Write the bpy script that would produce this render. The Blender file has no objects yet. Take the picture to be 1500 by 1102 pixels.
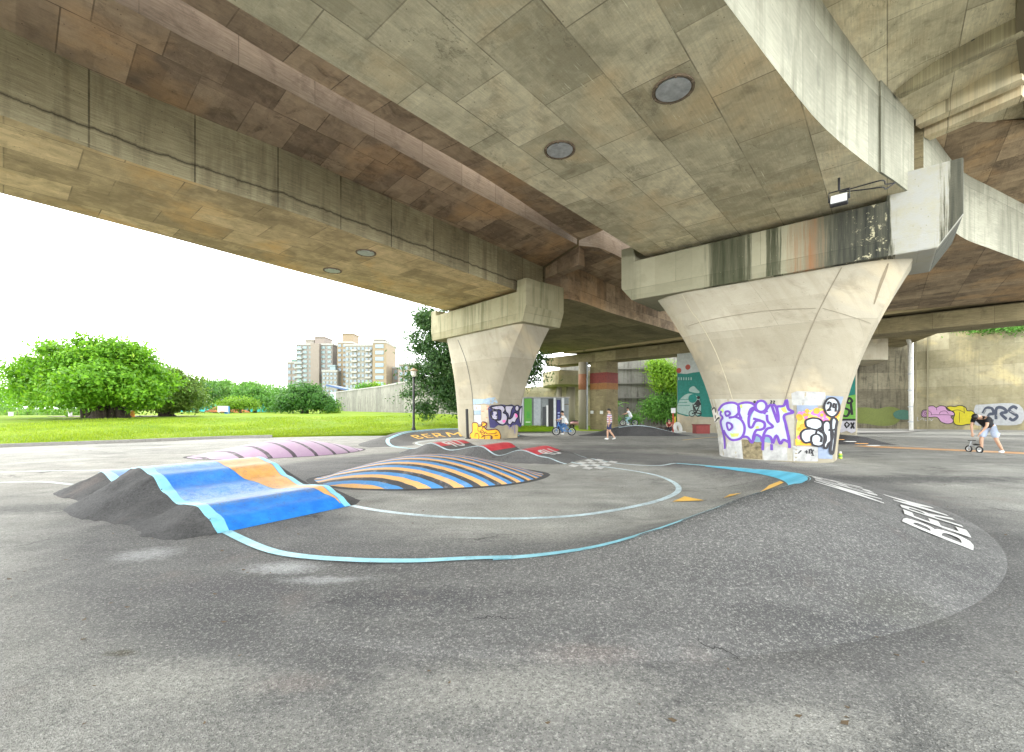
import bpy, bmesh, math, random
import numpy as np
from mathutils import Vector, Matrix
from mathutils.geometry import tessellate_polygon
rad = math.radians
rnd = random.Random(7)
scene = bpy.context.scene
COL = scene.collection
F = 640.0; HY = 598.0; CX = 750.0; HC = 1.6     # survey of the place: focal length, horizon, eye height

# ---------- survey helpers: image measurements -> metres in the place
def G(px, py, z=0.0):
    Y = F*(HC-z)/(py-HY); return Vector(((px-CX)*Y/F, Y, z))
def R(px, py, rel):
    Y = F*rel/(HY-py); return Vector(((px-CX)*Y/F, Y, HC+rel))
def D(px, py, Y):
    return Vector(((px-CX)*Y/F, Y, HC+(HY-py)*Y/F))

def lerp(a, b, t): return a+(b-a)*t
def sstep(a, b, x):
    t = min(1, max(0, (x-a)/(b-a))); return t*t*(3-2*t)
def interp(x, xs, ys):
    if x <= xs[0]: return ys[0]
    for i in range(len(xs)-1):
        if x <= xs[i+1]:
            t = (x-xs[i])/(xs[i+1]-xs[i]); t = t*t*(3-2*t)
            return ys[i]+(ys[i+1]-ys[i])*t
    return ys[-1]

# ---------- objects
ORG = {}
def tag(o, label=None, cat=None, group=None, kind=None):
    if label: o['label'] = label
    if cat: o['category'] = cat
    if group: o['group'] = group
    if kind: o['kind'] = kind
    return o
def thing(name, label, cat, loc=(0,0,0), rotz=0, group=None):
    o = bpy.data.objects.new(name, None); COL.objects.link(o)
    o.location = loc; o.rotation_euler = (0,0,rotz); o.empty_display_size = .2
    ORG[o.name] = Vector(loc) if rotz == 0 else Vector((0,0,0))
    return tag(o, label, cat, group)
def mk(name, V, Fc, mat, parent=None, uv=None, smooth=False, mats=None, fm=None):
    me = bpy.data.meshes.new(name)
    og = Vector((0,0,0))
    if parent is not None: og = ORG[parent.name]
    me.from_pydata([tuple(Vector(v)-og) for v in V], [], [tuple(f) for f in Fc])
    if mats:
        for m in mats: me.materials.append(m)
        for p, i in zip(me.polygons, fm): p.material_index = i
    elif mat: me.materials.append(mat)
    if uv is not None:
        l = me.uv_layers.new(name='UVMap')
        for lp in me.loops: l.data[lp.index].uv = uv[lp.vertex_index]
    if smooth: me.polygons.foreach_set('use_smooth', [True]*len(me.polygons))
    me.update()
    o = bpy.data.objects.new(name, me); COL.objects.link(o)
    if parent is not None: o.parent = parent
    ORG[o.name] = og
    return o
class MB:
    def __init__(s): s.V=[]; s.F=[]; s.U=[]; s.M=[]; s.m=0
    def add(s, V, Fc, U=None):
        n=len(s.V); s.V += [Vector(v) for v in V]; s.F += [tuple(i+n for i in f) for f in Fc]; s.M += [s.m]*len(Fc)
        s.U += (U if U else [(0,0)]*len(V)); return s
    def box(s, c, sz, rz=0, rot=None):
        c=Vector(c); h=Vector(sz)/2
        m = rot if rot else Matrix.Rotation(rz,3,'Z')
        V=[c+m@Vector((x*h.x,y*h.y,z*h.z)) for z in(-1,1) for y in(-1,1) for x in(-1,1)]
        return s.add(V,[(0,2,3,1),(4,5,7,6),(0,1,5,4),(2,6,7,3),(0,4,6,2),(1,3,7,5)])
    def tube(s, pts, rads, n=8, cap=True):
        pts=[Vector(p) for p in pts]
        if not isinstance(rads,(list,tuple)): rads=[rads]*len(pts)
        V=[];Fc=[]; up=None
        for i,p in enumerate(pts):
            t=(pts[min(i+1,len(pts)-1)]-pts[max(i-1,0)]).normalized()
            if up is None: up = Vector((0,0,1)) if abs(t.z)<.9 else Vector((1,0,0))
            a=t.cross(up).normalized(); b=a.cross(t); up=b
            for k in range(n):
                an=2*math.pi*k/n; V.append(p+(a*math.cos(an)+b*math.sin(an))*rads[i])
        for i in range(len(pts)-1):
            for k in range(n):
                k2=(k+1)%n; Fc.append((i*n+k,i*n+k2,(i+1)*n+k2,(i+1)*n+k))
        if cap:
            Fc.append(tuple(range(n-1,-1,-1))); Fc.append(tuple((len(pts)-1)*n+k for k in range(n)))
        return s.add(V,Fc)
    def ring(s, c, axis, R_, r, n=24, m=6):
        c=Vector(c); ax=Vector(axis).normalized(); a=ax.orthogonal().normalized(); b=ax.cross(a)
        V=[];Fc=[]
        for i in range(n):
            d=a*math.cos(2*math.pi*i/n)+b*math.sin(2*math.pi*i/n)
            for k in range(m):
                an=2*math.pi*k/m; V.append(c+d*(R_+r*math.cos(an))+ax*r*math.sin(an))
        for i in range(n):
            for k in range(m):
                Fc.append((i*m+k,((i+1)%n)*m+k,((i+1)%n)*m+(k+1)%m,i*m+(k+1)%m))
        return s.add(V,Fc)
    def lathe(s, c, prof, n=16, axis=None):
        c=Vector(c); V=[];Fc=[]
        q = Vector((0,0,1)).rotation_difference(Vector(axis)).to_matrix() if axis else Matrix.Identity(3)
        for (r,z) in prof:
            for k in range(n):
                an=2*math.pi*k/n; V.append(c+q@Vector((r*math.cos(an),r*math.sin(an),z)))
        for i in range(len(prof)-1):
            for k in range(n): Fc.append((i*n+k,i*n+(k+1)%n,(i+1)*n+(k+1)%n,(i+1)*n+k))
        Fc.append(tuple(range(n-1,-1,-1))); Fc.append(tuple((len(prof)-1)*n+k for k in range(n)))
        return s.add(V,Fc)
    def ball(s, c, r, n=12, m=8):
        r = Vector(r) if hasattr(r,'__len__') else Vector((r,r,r)); c=Vector(c); V=[];Fc=[]
        for i in range(m+1):
            ph=math.pi*i/m
            for k in range(n):
                th=2*math.pi*k/n; V.append(c+Vector((r.x*math.sin(ph)*math.cos(th),r.y*math.sin(ph)*math.sin(th),r.z*math.cos(ph))))
        for i in range(m):
            for k in range(n): Fc.append((i*n+k,(i+1)*n+k,(i+1)*n+(k+1)%n,i*n+(k+1)%n))
        return s.add(V,Fc)
    def grid(s, rows, U=None):
        n=len(rows[0]); V=[p for r in rows for p in r]; Fc=[]
        for i in range(len(rows)-1):
            for k in range(n-1): Fc.append((i*n+k,i*n+k+1,(i+1)*n+k+1,(i+1)*n+k))
        return s.add(V,Fc,U)
    def build(s, name, mat, parent=None, smooth=False, uv=False, mats=None):
        return mk(name,s.V,s.F,mat,parent,s.U if uv else None,smooth,mats,s.M if mats else None)
def bevel(o, w=.02, seg=1):
    m=o.modifiers.new('bevel','BEVEL'); m.width=w; m.segments=seg; m.limit_method='ANGLE'; m.angle_limit=rad(35); return o

def resample(pts, n):
    pts=[Vector(p) for p in pts]
    L=[0]
    for i in range(len(pts)-1): L.append(L[-1]+(pts[i+1]-pts[i]).length)
    def cat(i,t):
        p0=pts[max(i-1,0)];p1=pts[i];p2=pts[i+1];p3=pts[min(i+2,len(pts)-1)]
        d=L[i+1]-L[i]
        m1=(p2-p0)/max(L[i+1]-L[max(i-1,0)],1e-6)*d; m2=(p3-p1)/max(L[min(i+2,len(pts)-1)]-L[i],1e-6)*d
        return p1*(2*t**3-3*t*t+1)+m1*(t**3-2*t*t+t)+p2*(-2*t**3+3*t*t)+m2*(t**3-t*t)
    out=[]
    for k in range(n):
        s=L[-1]*k/(n-1); i=0
        while i<len(pts)-2 and L[i+1]<s: i+=1
        out.append(cat(i,(s-L[i])/max(L[i+1]-L[i],1e-9)))
    return out

# ---------- flat 2D artwork (paint) laid on a real surface through a map (a,b,lift) -> point
def split_long(V, T, maxe):
    V=[Vector((v[0],v[1])) for v in V]; T=[tuple(t) for t in T]
    for _ in range(9):
        cuts={}
        for t in T:
            for i in range(3):
                a,b=t[i],t[(i+1)%3]; k=(min(a,b),max(a,b))
                if k not in cuts and (V[a]-V[b]).length>maxe:
                    cuts[k]=len(V); V.append((V[a]+V[b])/2)
        if not cuts: break
        N=[]
        for t in T:
            m=[cuts.get((min(t[i],t[(i+1)%3]),max(t[i],t[(i+1)%3]))) for i in range(3)]
            c=sum(x is not None for x in m)
            if c==0: N.append(t)
            elif c==3: N+= [(t[0],m[0],m[2]),(m[0],t[1],m[1]),(m[2],m[1],t[2]),(m[0],m[1],m[2])]
            else:
                ring=[]
                for i in range(3):
                    ring.append(t[i])
                    if m[i] is not None: ring.append(m[i])
                if c==1:
                    i=next(i for i in range(3) if m[i] is not None)
                    N+=[(m[i],t[(i+1)%3],t[(i+2)%3]),(m[i],t[(i+2)%3],t[i])]
                else:
                    i=next(i for i in range(3) if m[i] is None)   # edge i..i+1 uncut
                    a,b,c2=t[i],t[(i+1)%3],t[(i+2)%3]; mb,mc=m[(i+1)%3],m[(i+2)%3]
                    N+=[(a,b,mb),(a,mb,mc),(mc,mb,c2)]
        T=N
    return V,T
def poly2(mb, pts, fmap, lift, maxe=.25):
    loops = pts if isinstance(pts[0][0],(tuple,list,Vector)) else [pts]
    flat=[Vector((p[0],p[1],0)) for l in loops for p in l]
    T=tessellate_polygon([[Vector((p[0],p[1],0)) for p in l] for l in loops])
    V,T=split_long(flat,T,maxe)
    P=[fmap(v.x,v.y,lift) for v in V]
    # face the paint outwards
    n=Vector((0,0,0))
    for t in T: n+=(P[t[1]]-P[t[0]]).cross(P[t[2]]-P[t[0]])
    c=sum(P,Vector())/len(P); e=fmap(V[0].x,V[0].y,lift+.1)-fmap(V[0].x,V[0].y,lift)
    if n.dot(e)<0: T=[(t[0],t[2],t[1]) for t in T]
    mb.add(P,T)
def smooth2(pts, closed=False, k=4):
    P=[Vector((p[0],p[1])) for p in pts]; n=len(P); out=[]
    rng = range(n) if closed else range(n-1)
    for i in rng:
        p0=P[(i-1)%n] if closed or i>0 else P[i]; p1=P[i]; p2=P[(i+1)%n]; p3=P[(i+2)%n] if closed or i+2<n else P[(i+1)%n]
        for j in range(k):
            t=j/k; out.append(.5*((2*p1)+(p2-p0)*t+(2*p0-5*p1+4*p2-p3)*t*t+(3*p1-p0-3*p2+p3)*t**3))
    if not closed: out.append(P[-1])
    return out
def stroke2(mb, pts, w, fmap, lift, closed=False, maxe=.25, taper=False):
    P=[Vector((p[0],p[1])) for p in pts]
    if closed: P=P+[P[0]]
    Q=[P[0]]
    for i in range(len(P)-1):
        d=(P[i+1]-P[i]).length; k=max(1,int(math.ceil(d/maxe)))
        for j in range(1,k+1): Q.append(P[i].lerp(P[i+1],j/k))
    Q=[q for i,q in enumerate(Q) if i==0 or (q-Q[i-1]).length>1e-5]
    n=len(Q)
    if n<2: return
    A=[];B=[]
    for i in range(n):
        if closed: t=Q[1]-Q[-2] if i in(0,n-1) else Q[i+1]-Q[i-1]
        else: t=Q[min(i+1,n-1)]-Q[max(i-1,0)]
        if t.length<1e-7: t=Vector((1,0))
        t.normalize(); nn=Vector((-t.y,t.x))*w/2
        if taper: nn*= .35+.65*math.sin(math.pi*i/(n-1))
        A.append(Q[i]+nn);B.append(Q[i]-nn)
    V=[fmap(p.x,p.y,lift) for p in A]+[fmap(p.x,p.y,lift) for p in B]
    Fc=[(i,i+1,n+i+1,n+i) for i in range(n-1)]
    e=fmap(Q[0].x,Q[0].y,lift+.1)-fmap(Q[0].x,Q[0].y,lift)
    nn=(V[1]-V[0]).cross(V[n]-V[0])
    if nn.dot(e)<0: Fc=[f[::-1] for f in Fc]
    mb.add(V,Fc)
_tc={}
def text2(mb, s, fmap, lift, size, x0=0, y0=0, bold=.0, maxe=.2, sx=1.0):
    key=(s,bold)
    if key not in _tc:
        cu=bpy.data.curves.new('t','FONT'); cu.body=s; cu.align_x='CENTER'; cu.space_character=1.12; cu.offset=bold; cu.resolution_u=3; cu.fill_mode='FRONT'
        o=bpy.data.objects.new('t',cu); COL.objects.link(o)
        dg=bpy.context.evaluated_depsgraph_get(); me=bpy.data.meshes.new_from_object(o.evaluated_get(dg))
        me.calc_loop_triangles()
        _tc[key]=([Vector((v.co.x,v.co.y)) for v in me.vertices],[tuple(t.vertices) for t in me.loop_triangles])
        bpy.data.objects.remove(o); bpy.data.curves.remove(cu); bpy.data.meshes.remove(me)
    V,T=_tc[key]
    V=[Vector((x0+v.x*size*sx,y0+v.y*size)) for v in V]
    V,T=split_long(V,T,maxe)
    P=[fmap(v.x,v.y,lift) for v in V]
    e=fmap(V[0].x,V[0].y,lift+.1)-P[0]
    n=Vector()
    for t in T: n+=(P[t[1]]-P[t[0]]).cross(P[t[2]]-P[t[0]])
    if n.dot(e)<0: T=[(t[0],t[2],t[1]) for t in T]
    mb.add(P,T)
# ---------- materials
class NT:
    def __init__(s, name):
        s.m=bpy.data.materials.new(name); s.m.use_nodes=True; s.t=s.m.node_tree; s.t.nodes.clear()
        s.out=s.t.nodes.new('ShaderNodeOutputMaterial'); s.b=s.n('ShaderNodeBsdfPrincipled'); s.l(s.b.outputs[0],s.out.inputs[0])
        s.pos=None
    def n(s, ty, _i=None, **kw):
        nd=s.t.nodes.new(ty)
        for k,v in kw.items(): setattr(nd,k,v)
        if _i:
            for k,v in _i.items(): s.set(nd.inputs[k],v)
        return nd
    def set(s, inp, v):
        if isinstance(v,bpy.types.NodeSocket): s.l(v,inp)
        elif hasattr(v,'__len__') and len(v)==3 and inp.type=='RGBA': inp.default_value=(*v,1)
        else: inp.default_value=v
    def l(s,a,b): s.t.links.new(a,b)
    def P(s):
        if s.pos is None: s.pos=s.n('ShaderNodeNewGeometry').outputs['Position']
        return s.pos
    def UV(s): return s.n('ShaderNodeTexCoord').outputs['UV']
    def map(s, v, sc=(1,1,1), rot=(0,0,0), loc=(0,0,0)):
        return s.n('ShaderNodeMapping',{'Vector':v,'Scale':sc,'Rotation':rot,'Location':loc}).outputs[0]
    def noise(s, v, scale, detail=4, rough=.55, dist=0):
        return s.n('ShaderNodeTexNoise',{'Vector':v,'Scale':scale,'Detail':detail,'Roughness':rough,'Distortion':dist}).outputs[0]
    def ramp(s, f, stops, mode='LINEAR'):
        r=s.n('ShaderNodeValToRGB',{'Fac':f}); e=r.color_ramp.elements; r.color_ramp.interpolation=mode
        while len(e)>1: e.remove(e[-1])
        for i,(p,c) in enumerate(stops):
            x=e[0] if i==0 else e.new(p)
            x.position=p; c=c if hasattr(c,'__len__') else (c,c,c); x.color=(*c,1)
        return r.outputs[0]
    def mix(s, f, a, b, mode='MIX'):
        m=s.n('ShaderNodeMix',data_type='RGBA',blend_type=mode)
        s.set(m.inputs['Factor'],f); s.set(m.inputs[6],a); s.set(m.inputs[7],b); return m.outputs[2]
    def math(s, op, a, b=0.0, c=None):
        m=s.n('ShaderNodeMath',operation=op); s.set(m.inputs[0],a); s.set(m.inputs[1],b)
        if c is not None: s.set(m.inputs[2],c)
        return m.outputs[0]
    def sep(s, v): return s.n('ShaderNodeSeparateXYZ',{0:v}).outputs
    def comb(s,x,y,z): return s.n('ShaderNodeCombineXYZ',{0:x,1:y,2:z}).outputs[0]
    def bump(s, h, st=.3, dist=.02, nrm=None):
        i={'Height':h,'Strength':st,'Distance':dist}
        if nrm is not None: i['Normal']=nrm
        return s.n('ShaderNodeBump',i).outputs[0]
    def done(s, col, rough=.8, nrm=None, spec=.3, **kw):
        s.set(s.b.inputs['Base Color'],col); s.set(s.b.inputs['Roughness'],rough); s.set(s.b.inputs['Specular IOR Level'],spec)
        if nrm is not None: s.l(nrm,s.b.inputs['Normal'])
        for k,v in kw.items(): s.set(s.b.inputs[k.replace('_',' ')],v)
        return s.m

def plain(name, col, rough=.6, metal=0, spec=.4, var=.12, scale=6):
    n=NT(name); f=n.noise(n.P(),scale,5); c=n.mix(n.ramp(f,[(.3,0),(.7,1)]),[x*(1-var) for x in col],[min(1,x*(1+var)) for x in col])
    return n.done(c,rough,spec=spec,Metallic=metal)

def concrete(name, c1, c2, panel=(1.8,.9), coord='uv', grime=(.05,.045,.035), gamount=.5, streak=None, line=.012, rot=0, warm=None, pale=None, rough=.85, bands=None, grain=1.0, mott=.5, pw=1.0, jl_=.55, crack=None):
    """board-marked cast concrete: formwork panels of differing tone, joints, grain, stains"""
    n=NT(name); v=n.UV() if coord=='uv' else n.P()
    wob=n.noise(v,.7,3)
    vv=n.map(v,rot=(0,0,rot))
    br=n.n('ShaderNodeTexBrick',{'Vector':vv,'Color1':(0,0,0),'Color2':(1,1,1),'Mortar':(.5,.5,.5),'Scale':1.0,'Mortar Size':line,'Mortar Smooth':.25,'Bias':0.0,'Brick Width':panel[0],'Row Height':panel[1]},offset=.37,offset_frequency=2,squash=1.0)
    br2=n.n('ShaderNodeTexBrick',{'Vector':n.map(vv,loc=(.4,.23,0)),'Color1':(0,0,0),'Color2':(1,1,1),'Mortar':(.5,.5,.5),'Scale':1.0,'Mortar Size':line*.5,'Mortar Smooth':.3,'Bias':0.0,'Brick Width':panel[0]*.5,'Row Height':panel[1]*.5},offset=.5,offset_frequency=3)
    f=n.math('MULTIPLY_ADD',br.outputs['Color'],.5,n.math('MULTIPLY',br2.outputs['Color'],.22))
    f=n.math('ADD',n.math('MULTIPLY_ADD',f,pw,.36*(1-pw)-.02),n.math('ADD',n.math('MULTIPLY_ADD',wob,.6,-.25),n.math('MULTIPLY_ADD',n.noise(n.map(v,loc=(5,9,0)),2.6,8,.72,.5),mott,-.5*mott)))
    col=n.mix(n.ramp(f,[(.1,0),(.85,1)]),c1,c2)
    if warm: col=n.mix(n.ramp(n.noise(v,.33,4,.6,.4),[(.52,0),(.68,.75)]),col,warm)
    # board grain along the first panel axis
    gr=n.noise(n.map(vv,sc=(.8,14,14)),2.2,5,.65)
    col=n.mix(n.ramp(gr,[(.33,.45*grain),(.62,0)]),col,grime)
    col=n.mix(n.ramp(n.noise(n.map(vv,sc=(1,9,9),loc=(3,1,0)),1.4,6,.7),[(.6,0),(.74,.5*grain)]),col,pale if pale else [min(1,x*1.5) for x in c2])
    bl=n.noise(v,1.3,8,.68,.6)
    col=n.mix(n.ramp(bl,[(.54,0),(.72,gamount)]),col,grime)
    sp=n.noise(v,9,6,.7)
    col=n.mix(n.ramp(sp,[(.66,0),(.76,.5)]),col,grime)
    if streak:   # (vertical run-off colour, amount)
        sv=n.noise(n.map(v,sc=(2.6,.22,1) if coord=='uv' else (2.6,2.6,.22)),1.0,6,.62,.2)
        col=n.mix(n.ramp(sv,[(.5,0),(.68,streak[1])]),col,streak[0])
    jl=n.math('MULTIPLY',n.ramp(br.outputs['Fac'],[(0,0),(1,jl_)]),n.ramp(n.noise(v,1.1,4),[(.35,.3),(.6,1)]))
    col=n.mix(jl,col,[x*.7 for x in grime])
    if mott>.7:   # lime runs, rust and soot lines along the formwork
        rg=n.math('ABSOLUTE',n.math('SUBTRACT',n.noise(n.map(v,sc=(.7,1.6,1),loc=(2,7,0)),.8,7,.68,.15),.5))
        col=n.mix(n.math('MULTIPLY',n.ramp(rg,[(0,.55),(.014,0)]),n.ramp(n.noise(v,.5,3),[(.52,0),(.66,1)])),col,[x*.6 for x in grime])
        sc_=n.noise(n.map(v,sc=(1.2,22,1),loc=(9,2,0)),1.7,4,.6)
        col=n.mix(n.math('MULTIPLY',n.ramp(sc_,[(.63,0),(.68,.7)]),n.ramp(n.noise(v,.9,4),[(.5,0),(.62,1)])),col,[min(1,x*1.35) for x in c2])
        col=n.mix(n.ramp(n.noise(n.map(v,loc=(4,4,0)),.55,7,.7,.8),[(.56,0),(.7,.6)]),col,[x*.8 for x in c1])
    if crack is not None:
        d=n.math('ABSOLUTE',n.math('SUBTRACT',n.sep(v)[1],n.math('MULTIPLY_ADD',n.noise(n.map(v,sc=(1,0,0)),1.1,6,.65),.34,crack-.17)))
        col=n.mix(n.ramp(d,[(0,.9),(.02,.45),(.06,0)]),col,[x*.4 for x in grime])
    if bands: col=bands(n,v,col)
    pits=n.n('ShaderNodeTexVoronoi',{'Vector':v,'Scale':6.0},feature='F1').outputs[0]
    col=n.mix(n.ramp(pits,[(.05,.75),(.085,0)]),col,grime)
    h=n.math('ADD',n.math('MULTIPLY',gr,.5*grain),n.math('SUBTRACT',n.noise(v,26,4),n.math('MULTIPLY',br.outputs['Fac'],1.2)))
    return n.done(col,rough,n.bump(h,.35,.02),spec=.25)

def asphalt(name, dark, light, patch=None, fine=1.0, gloss=.85, blend=None, ring=None, spots=()):
    n=NT(name); p=n.P(); D0,L0=dark,light
    big=n.noise(p,.22,5,.6,.6); mid=n.noise(p,1.1,7,.68,.8); sw=n.noise(n.map(p,sc=(.5,2.2,1),rot=(0,0,rad(-20))),.9,6,.65)
    f=n.math('ADD',n.math('MULTIPLY',big,.55),n.math('ADD',n.math('MULTIPLY',mid,.4),n.math('MULTIPLY',sw,.35)))
    ff=n.ramp(f,[(.46,0),(.80,1)])
    col=n.mix(ff,dark,light)
    if blend:   # newer surfacing feathered and dust-worn into the old one where it thins out
        z=n.sep(p)[2]; e=n.math('ADD',z,n.math('MULTIPLY_ADD',n.noise(p,1.3,8,.72,.8),.14,-.07))
        col=n.mix(n.ramp(e,[(.0,.9),(.05,.5),(.11,0)]),col,n.mix(ff,blend[0],blend[1]))
    if patch: col=n.mix(n.ramp(n.noise(n.map(p,loc=(7,3,0)),.5,6,.62,1.0),[(.5,0),(.62,.7)]),col,patch)
    if ring:    # darker new binder spread out round the bank
        cx,cy,rr,wd,dk,lt=ring; q=n.n('ShaderNodeVectorMath',{0:p,1:(cx,cy,0)},operation='SUBTRACT').outputs[0]; q=n.map(q,sc=(1,1,0))
        d=n.n('ShaderNodeVectorMath',{0:q},operation='LENGTH').outputs['Value']
        e=n.math('DIVIDE',n.math('ABSOLUTE',n.math('SUBTRACT',d,rr)),wd); e=n.math('ADD',e,n.math('MULTIPLY_ADD',n.noise(p,.8,9,.72,.9),.75,-.42))
        col=n.mix(n.ramp(e,[(.5,.95),(1.05,0)]),col,n.mix(ff,dk,lt))
    for (sx_,sy_,rx,ry,c_,st) in spots:
        q=n.map(n.n('ShaderNodeVectorMath',{0:p,1:(sx_,sy_,0)},operation='SUBTRACT').outputs[0],sc=(1/rx,1/ry,0))
        d=n.math('ADD',n.n('ShaderNodeVectorMath',{0:q},operation='LENGTH').outputs['Value'],n.math('MULTIPLY_ADD',n.noise(p,3.2/max(.3,min(rx,ry)),8,.75),2.0,-1.0))
        col=n.mix(n.ramp(d,[(.3,st),(1,0)]),col,c_)
    # stone chips in the binder
    vo=n.n('ShaderNodeTexVoronoi',{'Vector':p,'Scale':130.0*fine,'Randomness':1.0},feature='F1')
    chip=n.sep(vo.outputs['Color'])[0]
    col=n.mix(n.ramp(chip,[(.0,.62),(.26,0)]),col,[x*.35 for x in dark])
    col=n.mix(n.ramp(chip,[(.82,0),(1,.25)]),col,[min(1,x*1.7) for x in light])
    g2=n.noise(p,34*fine,4,.75)
    col=n.mix(n.ramp(g2,[(.36,.42),(.5,0)]),col,[x*.5 for x in dark])
    col=n.mix(n.ramp(g2,[(.56,0),(.68,.35)]),col,[min(1,x*1.5) for x in light])
    # faint reddish and mossy worn areas, hairline cracks
    col=n.mix(n.ramp(n.noise(n.map(p,loc=(1,8,0)),.8,5,.6),[(.6,0),(.74,.3)]),col,(.25,.19,.165))
    ck=n.n('ShaderNodeTexVoronoi',{'Vector':n.n('ShaderNodeVectorMath',{0:p,1:n.n('ShaderNodeTexNoise',{'Vector':p,'Scale':1.6,'Detail':5.0}).outputs['Color']},operation='ADD').outputs[0],'Scale':.3},feature='DISTANCE_TO_EDGE').outputs[0]
    ckm=n.math('MULTIPLY',n.ramp(ck,[(0,.85),(.006,0)]),n.ramp(n.noise(p,.35,2),[(.5,0),(.6,1)]))
    col=n.mix(ckm,col,[x*.3 for x in dark])
    h=n.math('ADD',n.math('MULTIPLY',vo.outputs['Distance'],1.0),n.math('ADD',n.math('MULTIPLY',g2,1.2),n.math('MULTIPLY',ckm,-1.5)))
    return n.done(col,gloss,n.bump(h,.6,.008),spec=.3)

def trackpaint(name, col, wear=.35, under=(.085,.085,.085), rough=.5, fade=None, spec=.4):
    n=NT(name); p=n.P()
    c=n.mix(n.ramp(n.noise(p,2.2,5,.6),[(.35,0),(.65,1)]),[x*.82 for x in col],[min(1,x*1.12) for x in col])
    if fade: c=n.mix(n.ramp(n.noise(n.map(p,sc=(1,1,1)),1.1,6,.7),[(.45,0),(.7,.8)]),c,fade)
    w=n.noise(p,7,8,.75); g=n.noise(p,60,3,.7)
    m=n.math('MULTIPLY',n.ramp(w,[(.6-.25*wear,0),(.86-.3*wear,1)]),n.ramp(g,[(.4,0),(.55,1)]))
    c=n.mix(n.math('MULTIPLY',m,min(1,.4+wear)),c,under)
    return n.done(c,rough,n.bump(g,.35,.006),spec=spec)

def leafmat(name, c1, c2, c3=None, trans=.3):
    n=NT(name); r=n.n('ShaderNodeNewGeometry').outputs['Random Per Island']
    big=n.noise(n.P(),.55,4)
    f=n.math('ADD',n.math('MULTIPLY',r,.6),n.math('MULTIPLY',big,.5))
    col=n.ramp(f,[(.15,c1),(.75,c2)]+([(.95,c3)] if c3 else []))
    n.done(col,.55,spec=.35)
    tr=n.n('ShaderNodeBsdfTranslucent',{'Color':n.mix(.5,col,(c2[0]*1.3,c2[1]*1.2,c2[2]*.5))})
    mx=n.n('ShaderNodeMixShader',{0:trans,1:n.b.outputs[0],2:tr.outputs[0]}); n.l(mx.outputs[0],n.out.inputs[0])
    return n.m

M={}
def _sp(px,py,rx,ry,c,s): q=G(px,py); return (q.x,q.y,rx,ry,c,s)
SPOTS=[_sp(415,832,.45,.22,(.40,.41,.41),.8),_sp(215,812,.4,.3,(.36,.37,.37),.7),_sp(470,850,.5,.12,(.40,.41,.41),.6),_sp(590,880,1.1,.30,(.06,.06,.064),.75),_sp(330,860,.9,.4,(.085,.08,.085),.55),_sp(1330,702,5.0,.8,(.06,.06,.062),.85),_sp(860,960,.45,.16,(.30,.22,.19),.2),_sp(430,1000,.3,.12,(.32,.23,.20),.2),
 _sp(178,957,.14,.05,(.07,.065,.04),.9),_sp(60,745,1.6,.5,(.07,.07,.07),.7),_sp(1180,960,.6,.25,(.09,.088,.085),.7),_sp(1320,900,.5,.3,(.10,.10,.09),.7),_sp(640,720,1.2,.35,(.10,.10,.098),.6),_sp(900,655,5,1.6,(.085,.085,.085),.6),_sp(760,1010,1.1,.35,(.34,.335,.30),.6),_sp(250,1000,.8,.3,(.34,.335,.30),.6),_sp(1150,1060,.6,.25,(.36,.355,.32),.6)]
OLIVE=(.275,.25,.165); GREYC=(.33,.32,.26)
M['asphalt']=asphalt('old asphalt',(.11,.11,.103),(.43,.425,.385),patch=(.27,.268,.24),ring=(.53,9.6,5.95,2.05,(.055,.055,.057),(.165,.162,.158)),spots=SPOTS)
M['newasphalt']=asphalt('berm asphalt',(.07,.07,.07),(.16,.157,.152),fine=.85)
M['berm']=M['asphalt']
M['blackasphalt']=asphalt('shoulder asphalt',(.036,.036,.037),(.085,.084,.083),fine=.7)
M['soffit']=concrete('soffit concrete',(.42,.375,.25),(.86,.775,.54),panel=(1.8,1.2),warm=(.70,.53,.30),gamount=.55,grime=(.17,.14,.09),line=.012,grain=.5,mott=1.25,pw=1.05,jl_=.7)
M['soffit_warm']=concrete('warm soffit concrete',(.34,.26,.14),(.78,.60,.33),panel=(1.8,1.2),warm=(.68,.42,.16),gamount=.5,grime=(.15,.115,.065),line=.014,mott=1.2,pw=1.0,jl_=.7,grain=.5)
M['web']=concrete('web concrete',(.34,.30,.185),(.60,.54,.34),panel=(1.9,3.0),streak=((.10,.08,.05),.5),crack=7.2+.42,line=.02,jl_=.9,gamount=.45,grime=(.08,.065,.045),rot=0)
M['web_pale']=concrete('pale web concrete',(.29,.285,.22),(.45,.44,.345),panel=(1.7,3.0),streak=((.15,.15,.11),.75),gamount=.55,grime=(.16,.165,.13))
M['cant']=concrete('brown cantilever concrete',(.22,.16,.105),(.56,.42,.27),panel=(1.1,1.3),warm=(.60,.38,.19),gamount=.7,grime=(.065,.046,.03),line=.014,jl_=.6,pw=1.15,grain=.35,mott=1.1)
M['fascia']=concrete('pinkish fascia concrete',(.42,.35,.28),(.6,.51,.41),panel=(1.7,2.5),gamount=.65,grime=(.13,.1,.08))
M['pier']=concrete('pier concrete',(.30,.27,.20),(.43,.395,.31),panel=(5.2,2.05),streak=((.27,.235,.165),.4),gamount=.5,grime=(.19,.16,.11),line=.006,warm=(.56,.46,.30),grain=.06,mott=.6)
M['cap_left']=concrete('mossy cap concrete',(.28,.255,.15),(.43,.40,.27),panel=(2.6,3),streak=((.1,.105,.045),.6),gamount=.4,grime=(.14,.135,.07),grain=.15)
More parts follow.
